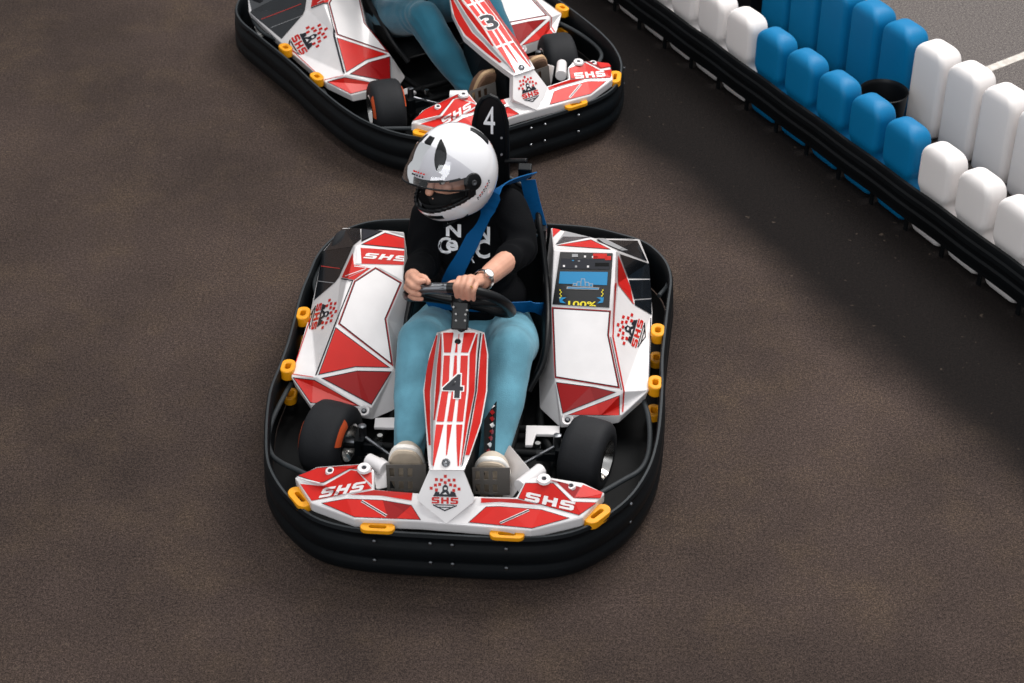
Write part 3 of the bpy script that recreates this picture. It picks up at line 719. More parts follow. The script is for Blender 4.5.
    # white lower frame pieces
    for pts in ([(526, 425), (560, 425.5), (559.5, 434.5), (536, 434), (532.5, 445), (525, 445)], [(375, 417.5), (397, 417), (397, 427.5), (374, 427)]):
        mb = MB(); vs = [L(x, y, .1) for x, y in pts]; n = len(vs)
        mb.add(vs+[p-Vector((0, 0, .012)) for p in vs], [tuple(range(n)), tuple(range(n, 2*n))]+[(i, (i+1) % n, n+(i+1) % n, n+i) for i in range(n)], 'white')
        mb.build('floor_bracket', root, bevel=.003)
    # foot wells
    for s in (-1, 1):
        if s > 0: pl = [(510, 445, .27), (530, 469, .26), (521, 486, .21), (513, 497, .18), (504, 499, .15), (502, 462, .2)]; st = [(520, 487, .262), (541, 469.5, .262)]
        else: pl = [(381, 457, .26), (387, 462, .28), (387, 486, .2), (376, 489, .24), (373, 470, .25)]; st = [(385, 469, .262), (368, 459.5, .262)]
        mb = MB(); vs = [L(*p) for p in pl]; n = len(vs)
        mb.add(vs+[p+Vector((-s*.006, .01, -.012)) for p in vs], [tuple(range(n)), tuple(range(n, 2*n))]+[(i, (i+1) % n, n+(i+1) % n, n+i) for i in range(n)], 'white')
        mb.tube([L(*st[0]), L(*st[1])], [.024, .021], 'white', 16)
        mb.build('foot_guard', root, smooth=30, bevel=.002)
    mb = MB()
    V = [L(484, 420, .28), L(497, 400, .3), L(497, 440, .2), L(494, 462, .2), L(484, 475, .24)]
    mb.add(V+[p-Vector((0, -.01, .01)) for p in V], [tuple(range(5)), tuple(range(5, 10))]+[(i, (i+1) % 5, 5+(i+1) % 5, 5+i) for i in range(5)], 'black')
    a = Art(mb, [tuple(range(5))])
    for k in range(9):
        y = 405+k*6.5; x = 492.5-(k > 4)*(k-4)*1.1
        a.poly([(x-3, y), (x, y-2), (x+2.5, y+1), (x-.5, y+3.5)], 'dred' if k % 3 else 'white', 2)
    mb.build('patterned_side_panel', root, recalc=False, label='black panel with red and white flecks')
    # pedals
    for x0, x1, xc in ((387, 426, -.1), (473, 510, .1)):
        ya = 465 if x0 < 400 else 468
        vs = [Ly(x0-1, ya, -.885), Ly(x1, ya, -.885), Ly(x1, ya+27, -.9), Ly(x0, ya+26, -.9)]
        mb = MB(); A0, B0, C0, D0 = vs; nrm = (B0-A0).cross(D0-A0).normalized()
        # plate with slots: grid of cells, slots left open
        cols = [0, .08, .2, .31, .43, .54, .66, .77, 1]; rws = [0, .12, .45, .62, .92, 1.0]
        P_ = lambda u, v: (A0*(1-u)+B0*u)*(1-v)+(D0*(1-u)+C0*u)*v
        for i in range(len(cols)-1):
            for j in range(len(rws)-1):
                if i in (1, 3, 5) and j in (1, 3): continue
                q = [P_(cols[i], rws[j]), P_(cols[i+1], rws[j]), P_(cols[i+1], rws[j+1]), P_(cols[i], rws[j+1])]
                mb.add(q+[p+nrm*.003 for p in q], [(0, 1, 2, 3), (7, 6, 5, 4), (0, 4, 5, 1), (1, 5, 6, 2), (2, 6, 7, 3), (3, 7, 4, 0)], 'pedal')
        mb.tube([(C0+D0)/2, Vector(((C0.x+D0.x)/2, -.95, .07))], .01, 'steel', 8)
        mb.build('pedal', root, recalc=False)
    # --- seat
    rr = [((.165, .25, .56), (0, .30, .60)), ((.205, .13, .50), (0, .235, .45)), ((.232, .03, .38), (0, .175, .28)), ((.245, -.07, .33), (0, .12, .16)), ((.25, -.18, .295), (0, .02, .10)), ((.245, -.27, .24), (0, -.12, .095)), ((.2, -.33, .16), (0, -.26, .12))]
    rows = []
    for (rx, ry, rz), (cx, cy, cz) in rr:
        row = []
        for k in range(13):
            t = -1+2*k/12; u = abs(t)**2.6
            row.append(Vector((rx*math.sin(t*math.pi/2)*(1 if t > 0 else .87), cy+(ry-cy)*u, cz+(rz-cz)*u)))
        rows.append(row)
    mb = MB(); mb.grid(rows, 'seat'); st = mb.build('seat', root, smooth=80, recalc=False)
    sol = st.modifiers.new('s', 'SOLIDIFY'); sol.thickness = .012; sol.offset = -1; ss = st.modifiers.new('ss', 'SUBSURF'); ss.levels = ss.render_levels = 1
    mb = MB(); rim = [rows[i][0] for i in range(6, -1, -1)]+[Vector((0, .31, .605))]+[rows[i][-1] for i in range(7)]
    mb.tube(cspline(rim, 5), .011, 'hblack', 8); mb.build('seat_rim', st, smooth=60)
    # --- number plate behind the seat
    py_ = .27
    pl = [(471, 205), (472.5, 150), (474, 122), (477.5, 106), (483, 98), (490, 95), (497, 98), (503, 106), (507, 122), (508, 150), (508, 205)]
    vs = [Ly(x, y, py_) for x, y in pl]; n = len(vs); mb = MB()
    mb.add(vs+[p+Vector((0, .012, 0)) for p in vs], [tuple(range(n)), tuple(range(n, 2*n))[::-1]]+[(i, n+i, n+(i+1) % n, (i+1) % n) for i in range(n)], 'hblack')
    a = Art(mb, [tuple(range(n))]); TT = T4t if num == 4 else T3t
    a.aff(TT, (483.5, 133.5), (11.5, .8), (0, -27.5), 'print', 2)
    if num: 
        for (x, y) in ((501.5, 138), (501.5, 154.5)):
            a.poly([(x+1.3*math.cos(t), y+1.3*math.sin(t)) for t in [k*.785 for k in range(8)]], 'lgrey', 2)
    for v in vs[:1]: pass
    mb.tube([p+Vector((0, -.004, 0)) for p in vs], .007, 'black', 8)
    np_ = mb.build('number_plate', root, recalc=False, label='tall black plate with white number %d' % num)
    mb = MB(); mb.tube([Ly(478, 200, .275), Vector((-.03, .3, .12))], .012, 'hblack', 8); mb.tube([Ly(503, 200, .275), Vector((.07, .3, .12))], .012, 'hblack', 8); mb.build('plate_stay', np_)
    mb = MB(); A0, B0 = Ly(504, 163, .25), Ly(530, 163, .22)
    mb.tube([Ly(505, 161, .26), Ly(527, 160.5, .24)], .011, 'hblack', 8, flat=.7)
    mb.box(Ly(525, 171, .22), (.045, .03, .05), 'black', Matrix.Rotation(R(20), 3, 'X')); mb.build('belt_guide', root, bevel=.006)
    mb = MB(); q = Ly(540, 233, .15); mb.box(q, (.045, .06, .06), 'hblack'); mb.tube([q, (q.x-.02, .25, .1)], .012, 'black', 8)
    mb.lathe([(0, .008), (.005, .007), (.005, .0001)], q+Vector((-.01, -.031, .012)), (0, -1, 0), 'steel', 8)
    mb.build('belt_anchor', root, bevel=.005)
    # upper belt piece
    mb = MB(); mb.ribbon(cspline([Ly(528, 180, .19), Ly(533, 203, .18), Ly(540, 229, .155)], 4), .052, .003, 'belt', (1, -.2, 0)); mb.build('seat_belt', root)
    return root

# ------------------------------------------------------------------ people
def limb(mb, pts, rad, m, n=14, flat=1.0, caps=True):
    P = cspline(pts, 6); k = len(rad)-1
    rs = []
    for i in range(len(P)):
        t = i/(len(P)-1)*k; j = min(int(t), k-1); f = t-j; f = f*f*(3-2*f); rs.append(rad[j]*(1-f)+rad[j+1]*f)
    mb.tube(P, rs, m, n, flat=flat)
    for p, r in ((P[0], rs[0]), (P[-1], rs[-1])): mb.lathe([(-r*math.cos(a), max(r*math.sin(a), 1e-4)) for a in [math.pi*k2/8 for k2 in range(9)]], p, (0, 0, 1), m, 14)
def ell(mb, c, r, m, rot=None, n=16):
    vs = []; rows = []
    for i in range(1, n):
        th = math.pi*i/n; row = []
        for j in range(n*2):
            ph = math.pi*j/n; p = Vector((r[0]*math.sin(th)*math.cos(ph), r[1]*math.sin(th)*math.sin(ph), r[2]*math.cos(th)))
            if rot is not None: p = rot @ p
            row.append(Vector(c)+p)
        rows.append(row)
    mb.grid(rows, m, closed=True)
    mb.add(rows[0], [tuple(range(2*n))], m); mb.add(rows[-1], [tuple(range(2*n))[::-1]], m)
def folds(pts, amp=.004, sc=22, ax=None):
    def f(c):
        v = 0
        for p, r, s in pts:
            d = (c-Vector(p)).length/r
            if d < 1.6:
                q = c-Vector(p); w = math.exp(-d*d*1.6)
                v += s*w*math.sin(175*(q.dot(Vector((.25, -.5, .8))))+5*noise.noise(c*9))
        return v*amp+amp*.5*noise.noise(c*sc)
    return f

def shoe(parent, heel, toe, up, ms, side):
    """sole from heel to toe, 'up' points out of the shoe opening"""
    heel, toe = Vector(heel), Vector(toe); f = (toe-heel); Ln = f.length; f.normalize(); up = (Vector(up)-f*Vector(up).dot(f)).normalized(); r = f.cross(up)
    outl = []
    for k in range(28):
        t = 2*math.pi*k/28; u = .5-.5*math.cos(t); w = math.sin(t)
        wid = .042+.015*math.sin(min(1, u*1.15)*math.pi*.62) if 1 else 0
        outl.append((u, math.copysign(abs(w)**.62, w)*wid))
    P = lambda u, w, h: heel+f*(u*Ln)+r*w+up*h
    mb = MB(); n = len(outl)
    lay = [(0, .94), (.004, 1), (.012, 1.0)]
    rows = [[P(.5+(u-.5)*s, w*s, h) for u, w in outl] for h, s in lay]
    mb.grid(rows, ms[0], closed=True); mb.add(rows[0], [tuple(range(n))[::-1]], ms[0])
    root = mb
    mb2 = MB(); rows = [[P(.5+(u-.5)*s, w*s, h) for u, w in outl] for h, s in ((.010, 1.0), (.013, 1.045), (.026, 1.04), (.03, .98))]
    mb2.grid(rows, ms[1], closed=True)
    mb3 = MB(); rows = []
    def hh(u): return .045+.035*max(0, 1-u*1.1)**.6+.0*u
    for k in range(9):
        a = k/8; row = []
        for u, w in outl:
            s = math.cos(a*math.pi/2)**.75 if a < 1 else 0.02
            row.append(P(.5+(u-.5)*(.97-.03*a-(.30*a if u > .5 else .05*a)*1), w*.97*max(s, .04), .026+hh(u)*math.sin(a*math.pi/2)))
        rows.append(row)
    mb3.grid(rows, ms[2], closed=True); mb3.add(rows[-1], [tuple(range(n))], ms[2])
    sh = mb3.build('shoe', parent, smooth=70)
    s1 = mb.build('outsole', sh, smooth=50); s2 = mb2.build('midsole', sh, smooth=60)
    return sh

def rot_to(fwd, up=(0, 0, 1)):
    "matrix whose -y axis looks along fwd"
    y = -Vector(fwd).normalized(); z = Vector(up)-y*Vector(up).dot(y); z.normalize(); x = y.cross(z)
    return Matrix((x, y, z)).transposed()

def helmet(parent, C, fwd, up, S=1.0):
    Rm = rot_to(fwd, up); C = Vector(C)
    def surf(th, ph, k=1.0):
        """th: elevation from the crown 0..pi, ph: 0 = face direction, + = wearer's left"""
        x = math.sin(th)*math.sin(ph); y = -math.sin(th)*math.cos(ph); z = math.cos(th)
        rx, ry, rz = .124, .142, .152
        p = Vector((x*rx, y*ry, z*rz))
        if z < 0:
            fr = max(0, -y)
            p.z *= 1.02; p.y -= fr**1.6*(-z)**.6*.035*1.0      # chin bar pushes forward
            p.x *= 1-.10*(-z)**1.5
        # flat bottom
        if p.z < -.122: p.z = -.122-(p.z+.122)*0
        return C+Rm @ (p*(k*S))
    NT, NP_ = 96, 144
    def port(th, ph):
        e = 90-math.degrees(th); a = abs(math.degrees(ph))
        top = 13-.0006*a*a; bot = -25+.0023*a*a
        return bot < e < top and a < 72
    mb = MB(); idx = {}; vs = []
    for i in range(NT+1):
        for j in range(NP_):
            th = .02+(R(140)-.02)*i/NT; ph = -math.pi+2*math.pi*j/NP_; idx[i, j] = len(vs); vs.append(surf(th, ph))
    fs = []; fm = []
    for i in range(NT):
        for j in range(NP_):
            th = .02+(R(140)-.02)*(i+.5)/NT; ph = -math.pi+2*math.pi*(j+.5)/NP_
            if port(th, ph): continue
            fs.append((idx[i, j], idx[i+1, j], idx[i+1, (j+1) % NP_], idx[i, (j+1) % NP_]))
            e = 90-math.degrees(th); a = abs(math.degrees(ph))
            blk = (a < 82 and -29+.0023*a*a < e < 15.5-.0006*a*a) or (e < -32 and a < 36 and e > -42) or e < -48.5
            fm.append('hblack' if blk else 'helmet')
    for m in ('helmet', 'hblack'):
        mb.add(vs, [f for f, q in zip(fs, fm) if q == m], m)
    mb.add(vs, [tuple(idx[0, j] for j in range(NP_))], 'helmet')
    me = mb.mesh('helmet'); bm = bmesh.new(); bm.from_mesh(me); bmesh.ops.remove_doubles(bm, verts=bm.verts, dist=1e-5); bmesh.ops.recalc_face_normals(bm, faces=bm.faces)
    bm.to_mesh(me); bm.free()
    for p in me.polygons: p.use_smooth = True
    o = bpy.data.objects.new('helmet', me); COL.objects.link(o); o.parent = parent; o['label'] = 'white full-face helmet'
    sol = o.modifiers.new('s', 'SOLIDIFY'); sol.thickness = .012; sol.offset = -1
    # lining
    mb = MB(); rows = [[surf(.02+(R(140)-.02)*i/20, -math.pi+2*math.pi*j/36, .88) for j in range(36)] for i in range(21)]
    rows2 = []
    vv = [p for r in rows for p in r]
    fs = [(i*36+j, (i+1)*36+j, (i+1)*36+(j+1) % 36, i*36+(j+1) % 36) for i in range(20) for j in range(36)
          if not port(.02+(R(140)-.02)*(i+.5)/20, -math.pi+2*math.pi*(j+.5)/36)]
    mb.add(vv, fs, 'foam'); mb.build('helmet_lining', o, smooth=80, recalc=False)
    def patch(th0, th1, ph0, ph1, k0, k1, m, fn=None, n=8):
        nonlocal pm
        rows = []
        for i in range(n+1):
            row = []
            for j in range(n+1):
                u, v = i/n, j/n
                if fn: a, b = fn(u, v)
                else: a, b = R(th0+(th1-th0)*u), R(ph0+(ph1-ph0)*v)
                edge = min(u, 1-u, v, 1-v)
                row.append(surf(a, b, k0 if edge < 1e-6 else k1))
            rows.append(row)
        pm.grid(rows, m)
    pm = MB()
    # forehead vent, two almond vents, rear spoiler vents
    patch(22, 35, -14, 14, .99, 1.03, 'hblack'); pm.build('helmet_vent', o, smooth=60, recalc=False)
    for s in (-1, 1):
        pm = MB(); patch(0, 0, 0, 0, .99, 1.012, 'hblack', fn=lambda u, v, s=s: (R(22+46*u), s*R(36+4*math.sin(u*3.14)+(v-.5)*26*math.sin(math.pi*min(max(u, .02), .98))**.9)))
        pm.build('helmet_vent', o, smooth=60, recalc=False)
        pm = MB(); patch(30, 62, s*132, s*152, .99, 1.02, 'hblack'); pm.build('helmet_vent', o, smooth=60, recalc=False)
    # small makers marks
    pm = MB()
    for k in range(7):
        patch(108-k*2.4, 110-k*2.4, 84+k*3.2, 86.6+k*3.2, 1.003, 1.004, 'red' if k % 3 else 'ink', n=2)
        patch(111-k*2.4, 112.6-k*2.4, 85+k*3.2, 87.2+k*3.2, 1.003, 1.004, 'ink', n=2)
    pm.build('helmet_marking', o, recalc=False)
    # pivots
    for s in (-1, 1):
        mb = MB(); q = surf(R(86), s*R(80), 1.0); nrm = (q-C).normalized()
        mb.lathe([(-.004, .030), (.006, .027), (.009, .018), (.009, .0001)], q, nrm, 'hblack', 24)
        mb.lathe([(.009, .009), (.012, .008), (.012, .004), (.010, .0001)], q, nrm, 'steel', 16)
        mb.build('visor_pivot', o, smooth=50)
    # visor, swung half up about the pivots
    piv = C+Rm @ Vector((0, -.012, .006)); rotv = Matrix.Rotation(R(-33), 3, Rm @ Vector((1, 0, 0)))
    mb = MB(); rows = []
    for i in range(15):
        e = 26-46*i/14; row = []
        for j in range(41):
            a = -84+168*j/40; sh = 1-abs(a/84)**2.2*.72
            ee = e*sh
            p = surf(R(90-ee), R(a), 1.055)
            row.append(piv+rotv @ (p-piv))
        rows.append(row)
    mb.grid(rows, 'visor')
    v = mb.build('visor', o, smooth=80, recalc=False, label='clear visor lifted halfway')
    mb = MB(); mb.tube(rows[-1], .0032, 'hblack', 6); mb.build('visor_seal', v, smooth=60)
    # visor marks
    mb = MB()
    for k in range(5):
        for (i0, m, dj) in ((9, 'red', 0), (10, 'ink', 0)):
            j = 20+k; a_, b_, c_, d_ = rows[i0][j], rows[i0][j+1], rows[i0+1][j+1], rows[i0+1][j]
            cen = (a_+b_+c_+d_)/4; out = (cen-C).normalized()*.0025
            mb.add([cen+(p-cen)*.55+out for p in (a_, b_, c_, d_)], [(0, 1, 2, 3)], m)
    mb.build('visor_marking', v, recalc=False)
    # strap under the chin
    mb = MB(); mb.ribbon([C+Rm @ Vector(p) for p in ((-.08, -.03, -.11), (0, -.07, -.165), (.08, -.03, -.11))], .02, .003, 'hblack', (0, 1, .2)); mb.build('chin_strap', o)
    return o, Rm

def head(mb, C, Rm):
    "face with brow, nose, lips, eyes' sockets and ears"
    P = lambda x, y, z: Vector(C)+Rm @ Vector((x, y, z))
    ell(mb, P(0, .01, .03), (.075, .092, .088), 'skin', Rm); ell(mb, P(0, -.03, -.035), (.058, .062, .068), 'skin', Rm)
    limb(mb, [P(0, -.088, .02), P(0, -.104, -.005), P(0, -.112, -.02)], [.009, .011, .014], 'skin')     # nose
    limb(mb, [P(-.02, -.09, -.05), P(0, -.097, -.05), P(.02, -.09, -.05)], [.006, .009, .006], 'skin')  # lips
    limb(mb, [P(-.045, -.078, .03), P(0, -.092, .036), P(.045, -.078, .03)], [.010, .011, .010], 'skin')
    ell(mb, P(0, -.072, -.085), (.022, .02, .02), 'skin', Rm)
    for s in (-1, 1):
        ell(mb, P(s*.077, .01, 0), (.01, .02, .03), 'skin', Rm)
        ell(mb, P(s*.035, -.066, -.015), (.02, .018, .02), 'skin', Rm)

def finger(mb, pts, r, m='skin'):
    limb(mb, pts, [r*1.05, r, r*.95, r*.8], m, 10)

def make_person(kind):
    root = empty('person', (0, 0, 0))
    A = kind == 1
    jm = 'jeans' if A else 'jeans2'
    # joints in kart space
    hip = Vector((0, .03, .2))
    if A:
        legs = {-1: dict(hip=(-.10, .0, .19), knee=Ly(421, 341, -.37), ank=(-.150, -.70, .17)), 1: dict(hip=(.10, .0, .19), knee=Ly(511, 350, -.36), ank=(.112, -.70, .16))}
    else:
        legs = {-1: dict(hip=(-.10, .02, .22), knee=Vector((-.145, -.43, .40)), ank=(-.07, -.715, .15)), 1: dict(hip=(.10, .02, .22), knee=Vector((.15, -.42, .38)), ank=(.15, -.70, .15))}
    mb = MB()
    ell(mb, (0, .04, .18), (.17, .12, .10), jm)
    if A: ell(mb, (0, -.10, .20), (.13, .10, .085), jm)
    fold = []
    for s, g in legs.items():
        h, k, a = Vector(g['hip']), Vector(g['knee']), Vector(g['ank'])
        limb(mb, [h, (h+k)/2+Vector((s*.012, 0, -.022 if A else .01)), k], [.09, .09, .075] if A else [.098, .09, .072], jm, 18)
        limb(mb, [k, k*.62+a*.38+Vector((s*.004, .006, 0)), a], [.074, .068, .048], jm, 18)
        fold += [(tuple(k+Vector((0, .02, -.02))), .09, .9), (tuple(h+Vector((0, -.08, .04))), .1, 1), (tuple(a+Vector((0, .03, .05))), .07, .8)]
    remeshed(mb, 'jeans', root, .0065, 10, [jm], folds(fold, .0055, 16), label='light blue jeans' if A else 'teal jeans')
    # hems
    # shoes
    for s in (-1, 1):
        a = Vector(legs[s]['ank'])
        if A: toe = Ly(404.5, 452, -.855) if s < 0 else Ly(490.5, 464, -.86)
        else: toe = Vector((-.082 if s < 0 else .15, -.87, .325))
        heel = Vector((toe.x+.002*s, -.79, .07)) if 1 else a
        ms = ('sole', 'shoew', 'shoeu') if A else ('sole2', 'shoer2', 'sole2')
        shoe(root, heel, toe, (0, .9, .35), ms, s)
    # torso
    top = 'sweat'
    lean = 0 if A else .1
    mb = MB()
    shR = Ly(507, 208, .01); shL = Ly(431, 216, -.03) if A else Vector((-.18, .02, .66)); 
    if not A: shR = Vector((.18, .02, .66))
    ch = (shR+shL)/2
    limb(mb, [Vector((0, .05, .24)), Vector((0, .03, .38)), Vector((ch.x, ch.y+.01, .52)), ch], [.13, .135, .14, .10], top, 22)
    ell(mb, (0, .0, .31), (.172, .13, .09), top); ell(mb, (ch.x*.6, ch.y+.03, .48), (.15, .115, .15), top)
    limb(mb, [shL+Vector((.03, 0, .0)), ch+Vector((0, .02, .03)), shR+Vector((-.03, 0, 0))], [.06, .075, .06], top, 18)
    if A:
        elR = Ly(521, 249, -.13); wrR = Ly(482, 281, -.43); elL = Ly(425, 262, -.15); wrL = Ly(413, 277, -.40)
        cuffR = elR.lerp(wrR, .36); cuffL = elL.lerp(wrL, .93)
    else:
        elR = Vector((.24, -.10, .46)); wrR = Vector((.14, -.40, .58)); elL = Vector((-.24, -.10, .46)); wrL = Vector((-.14, -.40, .58)); cuffR = elR.lerp(wrR, .9); cuffL = elL.lerp(wrL, .9)
    for sh_, el_, cu_, rr_ in ((shR, elR, cuffR, (.07, .062, .055)), (shL, elL, cuffL, (.07, .062, .05))):
        limb(mb, [sh_, (sh_+el_)/2+Vector((.01 if sh_.x > 0 else -.01, .0, 0)), el_], [.068, .060, .053], top, 18)
        limb(mb, [el_, (el_+cu_)/2, cu_], [.053, .049, .045 if A and cu_ is cuffR else .036], top, 18)
    fl = [(tuple(elR), .12, 1.3), (tuple(elL), .12, 1.3), (tuple((shR+elR)/2), .1, 1), (tuple(cuffR), .07, 1.2), (tuple((shL+elL)/2), .1, 1), ((0, -.02, .33), .18, 1), ((.0, .0, .5), .2, .3)]
    sweat = remeshed(mb, 'sweatshirt', root, .007, 11, [top], folds(fl, .005, 13), label='black sweatshirt with white lettering' if A else 'black top')
    # body: head, neck, forearms and hands as one mesh
    Hc = Ly(454, 171.5, -.12) if A else Vector((0, -.02, .88))
    fwd = Vector((-.69, -.72, -.05)) if A else Vector((0, -1, -.12)); up = Vector((-.12, .10, .98)) if A else Vector((0, 0, 1))
    hel, Rm = helmet(root, Hc, fwd, up, 1.04 if A else 1.0)
    mb = MB(); HC = Hc+Rm @ Vector((0, .005, -.005))
    head(mb, HC, Rm)
    limb(mb, [HC+Rm @ Vector((0, .03, -.05)), ch+Vector((0, .02, .03)), Vector((ch.x*.6, .0, .45)), Vector((0, .04, .25))], [.055, .058, .09, .1], 'skin', 16)
    for s_, e_, w_ in ((shR, elR, wrR), (shL, elL, wrL)):
        limb(mb, [ch, ch.lerp(s_, .6)], [.03, .03], 'skin', 10); limb(mb, [s_, (s_+e_)/2, e_], [.025, .025, .028], 'skin', 12)
        limb(mb, [e_, e_.lerp(w_, .35), e_.lerp(w_, .7), w_], [.028, .037, .034, .027], 'skin', 14)
    for s in (-1, 1):
        g = legs[s]; limb(mb, [Vector((0, .04, .23)), Vector(g['hip'])], [.07, .05], 'skin'); h_, k_, a_ = Vector(g['hip']), Vector(g['knee']), Vector(g['ank']); limb(mb, [h_, (h_+k_)/2, k_], [.05, .04, .03], 'skin', 12); limb(mb, [k_, (k_+a_)/2, a_], [.03, .03, .026], 'skin', 12)
    B = []
    if A:
        # wearer's left hand (image right): palm over the rim, four fingers draped down the front, thumb along the rim
        kn = [Ly(459.5, 279, -.515), Ly(465, 278, -.52), Ly(471, 280, -.515), Ly(476.5, 283.5, -.505)]
        md = [Ly(455.5, 287, -.545), Ly(461.7, 288, -.548), Ly(468, 289.5, -.545), Ly(473.6, 291.5, -.535)]
        tp = [Ly(457, 296.5, -.53), Ly(463, 298, -.532), Ly(468.6, 299, -.53), Ly(473.6, 299.5, -.52)]
        pc = (wrR*.35+(kn[1]+kn[2])*.325)
        for i in range(4):
            finger(mb, [kn[i], (kn[i]+md[i])/2+Vector((0, -.008, .004)), md[i], tp[i]], [.0098, .0102, .0098, .0088][i])
            limb(mb, [wrR.lerp(kn[i], .15), wrR.lerp(kn[i], .6), kn[i]], [.016, .0135, .0108], 'skin', 10)
            B.append((md[i], tp[i]))
        th = [wrR.lerp(kn[0], .45)+Vector((-.004, .012, -.006)), Ly(458, 283, -.485), Ly(452, 283.5, -.49), Ly(448.5, 284.5, -.497)]
        limb(mb, th, [.017, .0125, .011, .0085], 'skin', 12)
        # wearer's right hand (image left): fist around the end of the rim
        c = Ly(414, 290, -.487)
        kl = [Ly(413, 277.5, -.47), Ly(408.5, 282, -.472), Ly(407, 288, -.472), Ly(408.5, 294, -.465)]
        m2 = [Ly(417, 281.5, -.525), Ly(412, 285.5, -.53), Ly(411, 291.5, -.528), Ly(413, 297.5, -.515)]
        t2 = [Ly(424, 281, -.528), Ly(419, 288, -.535), Ly(419.5, 294.5, -.53), Ly(422, 299, -.515)]
        t2b = [Ly(426.5, 284, -.515), Ly(423, 290.5, -.525), Ly(426, 296, -.505), Ly(427.5, 297.5, -.495)]
        for i in range(4):
            finger(mb, [kl[i], m2[i], t2[i].lerp(m2[i], .35), t2[i].lerp(m2[i], 0.05)], [.0105, .0108, .0105, .0095][i])
            limb(mb, [wrL.lerp(kl[i], .1), wrL.lerp(kl[i], .6), kl[i]], [.017, .015, .012], 'skin', 10)
        limb(mb, [wrL+Vector((.012, -.01, 0)), Ly(419, 277.5, -.475), Ly(424, 278.5, -.50), Ly(428, 282, -.51)], [.015, .014, .0125, .0095], 'skin', 12)
    else:
        for s, w_ in ((1, wrR), (-1, wrL)):
            g = Vector((s*.14, -.475, .62)); limb(mb, [w_, w_.lerp(g, .6)+Vector((0, 0, .012))], [.026, .032], 'skin', 12)
            for i in range(4):
                o_ = Vector((-s*.018*(i-1.5), -.006*i, 0)); finger(mb, [g+o_+Vector((0, .01, .025)), g+o_+Vector((0, -.018, .02)), g+o_+Vector((0, -.03, -.002)), g+o_+Vector((0, -.015, -.02))], .0095)
            limb(mb, [w_.lerp(g, .3), g+Vector((-s*.035, .02, .01)), g+Vector((-s*.05, 0, .008))], [.015, .012, .009], 'skin', 10)
    body = remeshed(mb, 'body', root, .0035, 2, ['skin', 'hblack'])
    body['label'] = 'head, arms and hands'
    if A:
        # eyes
        for s in (-1, 1):
            e = MB(); ell(e, HC+Rm @ Vector((s*.034, -.082, .012)), (.013, .008, .008), 'shoew', Rm, 8); ell(e, HC+Rm @ Vector((s*.034, -.0885, .011)), (.006, .003, .006), 'ink', Rm, 8); e.build('eye', body, smooth=80)
    # balaclava / inner collar below the nose
    mb = MB(); ell(mb, HC+Rm @ Vector((0, -.035, -.062)), (.066, .073, .052), 'balac', Rm); mb.build('balaclava', root, smooth=80)
    if A:
        # watch
        w0 = wrR.lerp(elR, .02); d = (elR-wrR).normalized(); tocam = (CAML-w0).normalized(); nn = (tocam-d*tocam.dot(d)).normalized()
        mb = MB(); mb.lathe([(-.008, .031), (-.008, .0335), (.008, .0345), (.008, .032)], w0, d, 'alu', 28)
        wt = mb.build('watch', root, smooth=40, label='silver wristwatch')
        fc = w0+(nn*.8+Vector((-.3, -.2, .3))*.3).normalized()*.034; mb = MB(); nn = (fc-w0).normalized()
        mb.lathe([(-.002, .016), (.006, .016), (.007, .014)], fc, nn, 'alu', 24); mb.lathe([(.0062, .014), (.0066, .0001)], fc, nn, 'watchf', 24); mb.build('watch_face', wt, smooth=40)
        # ring on the ring finger
        m_ = kn[2].lerp(md[2], .72); mb = MB(); mb.lathe([(-.002, .0112), (-.002, .0126), (.002, .0126), (.002, .0112)], m_+Vector((0, -.004, .001)), (md[2]-kn[2]), 'gold', 20); mb.build('ring', root, smooth=40, label='thin gold ring')
        # print on the chest, laid on the cloth
        bm = bmesh.new(); bm.from_mesh(sweat.data); bvh = BVHTree.FromBMesh(bm); bm.free()
        hel_ev = None
        pm = MB()
        PR = sweat
        def lay(tris, O, Rr, U, m, off=.0022):
            pm = MB()
            for t in tris:
                q = []
                for x, y in t:
                    hit = bvh.ray_cast(CAML, rayL(O[0]+Rr[0]*x+U[0]*y, O[1]+Rr[1]*x+U[1]*y))
                    if hit[0] is None: break
                    q.append(hit[0]-rayL(O[0], O[1])*.0035)
                if len(q) == 3: pm.add(q, [(0, 1, 2)], m)
            if pm.v: pm.build('letter', PR, recalc=False)
        TN = text_tris('N', .035); TC = text_tris('C', .02); Te = text_tris('e', .03); TR = text_tris('R', .02)
        lay(TN, (446, 236), (15, 1.5), (0, -13), 'print'); lay(TN, (477, 240), (13, 2), (0, -15), 'print')
        lay(TC, (438, 254), (13, 0), (0, -17), 'print'); lay(Te, (446, 251), (12, 0), (0, -11), 'print')
        lay(TC, (475, 258.5), (15, 0), (0, -19), 'print'); lay(Te, (472, 251), (8, 0), (0, -10), 'print'); lay(TR, (468, 262), (7, 1), (0, -9), 'print')
        # belts conforming to the torso
        def strap(name, path, wid, wdir):
            pts = []
            dense = []
            for a_, b_ in zip(path, path[1:]):
                if len(a_) == 3 or len(b_) == 3: dense.append(a_)
                else: dense += [(a_[0]+(b_[0]-a_[0])*k/4, a_[1]+(b_[1]-a_[1])*k/4) for k in range(4)]
            dense.append(path[-1])
            for p in dense:
                if len(p) == 3: pts.append(Ly(*p)); continue
                hit = bvh.ray_cast(CAML, rayL(*p))
                q = hit[0] if hit[0] is not None else Ly(p[0], p[1], -.05)
                pts.append(q-rayL(*p)*.012)
            n3 = sum(1 for p in dense if len(p) == 3); ts = [(p-CAML).length for p in pts]
            for _ in range(2): ts = [t if i < n3 else min(ts[max(n3, i-1):i+2]) for i, t in enumerate(ts)]
            for _ in range(4): ts = [t if i < n3 or i == len(ts)-1 else (ts[i-1]+2*t+ts[i+1])/4 for i, t in enumerate(ts)]
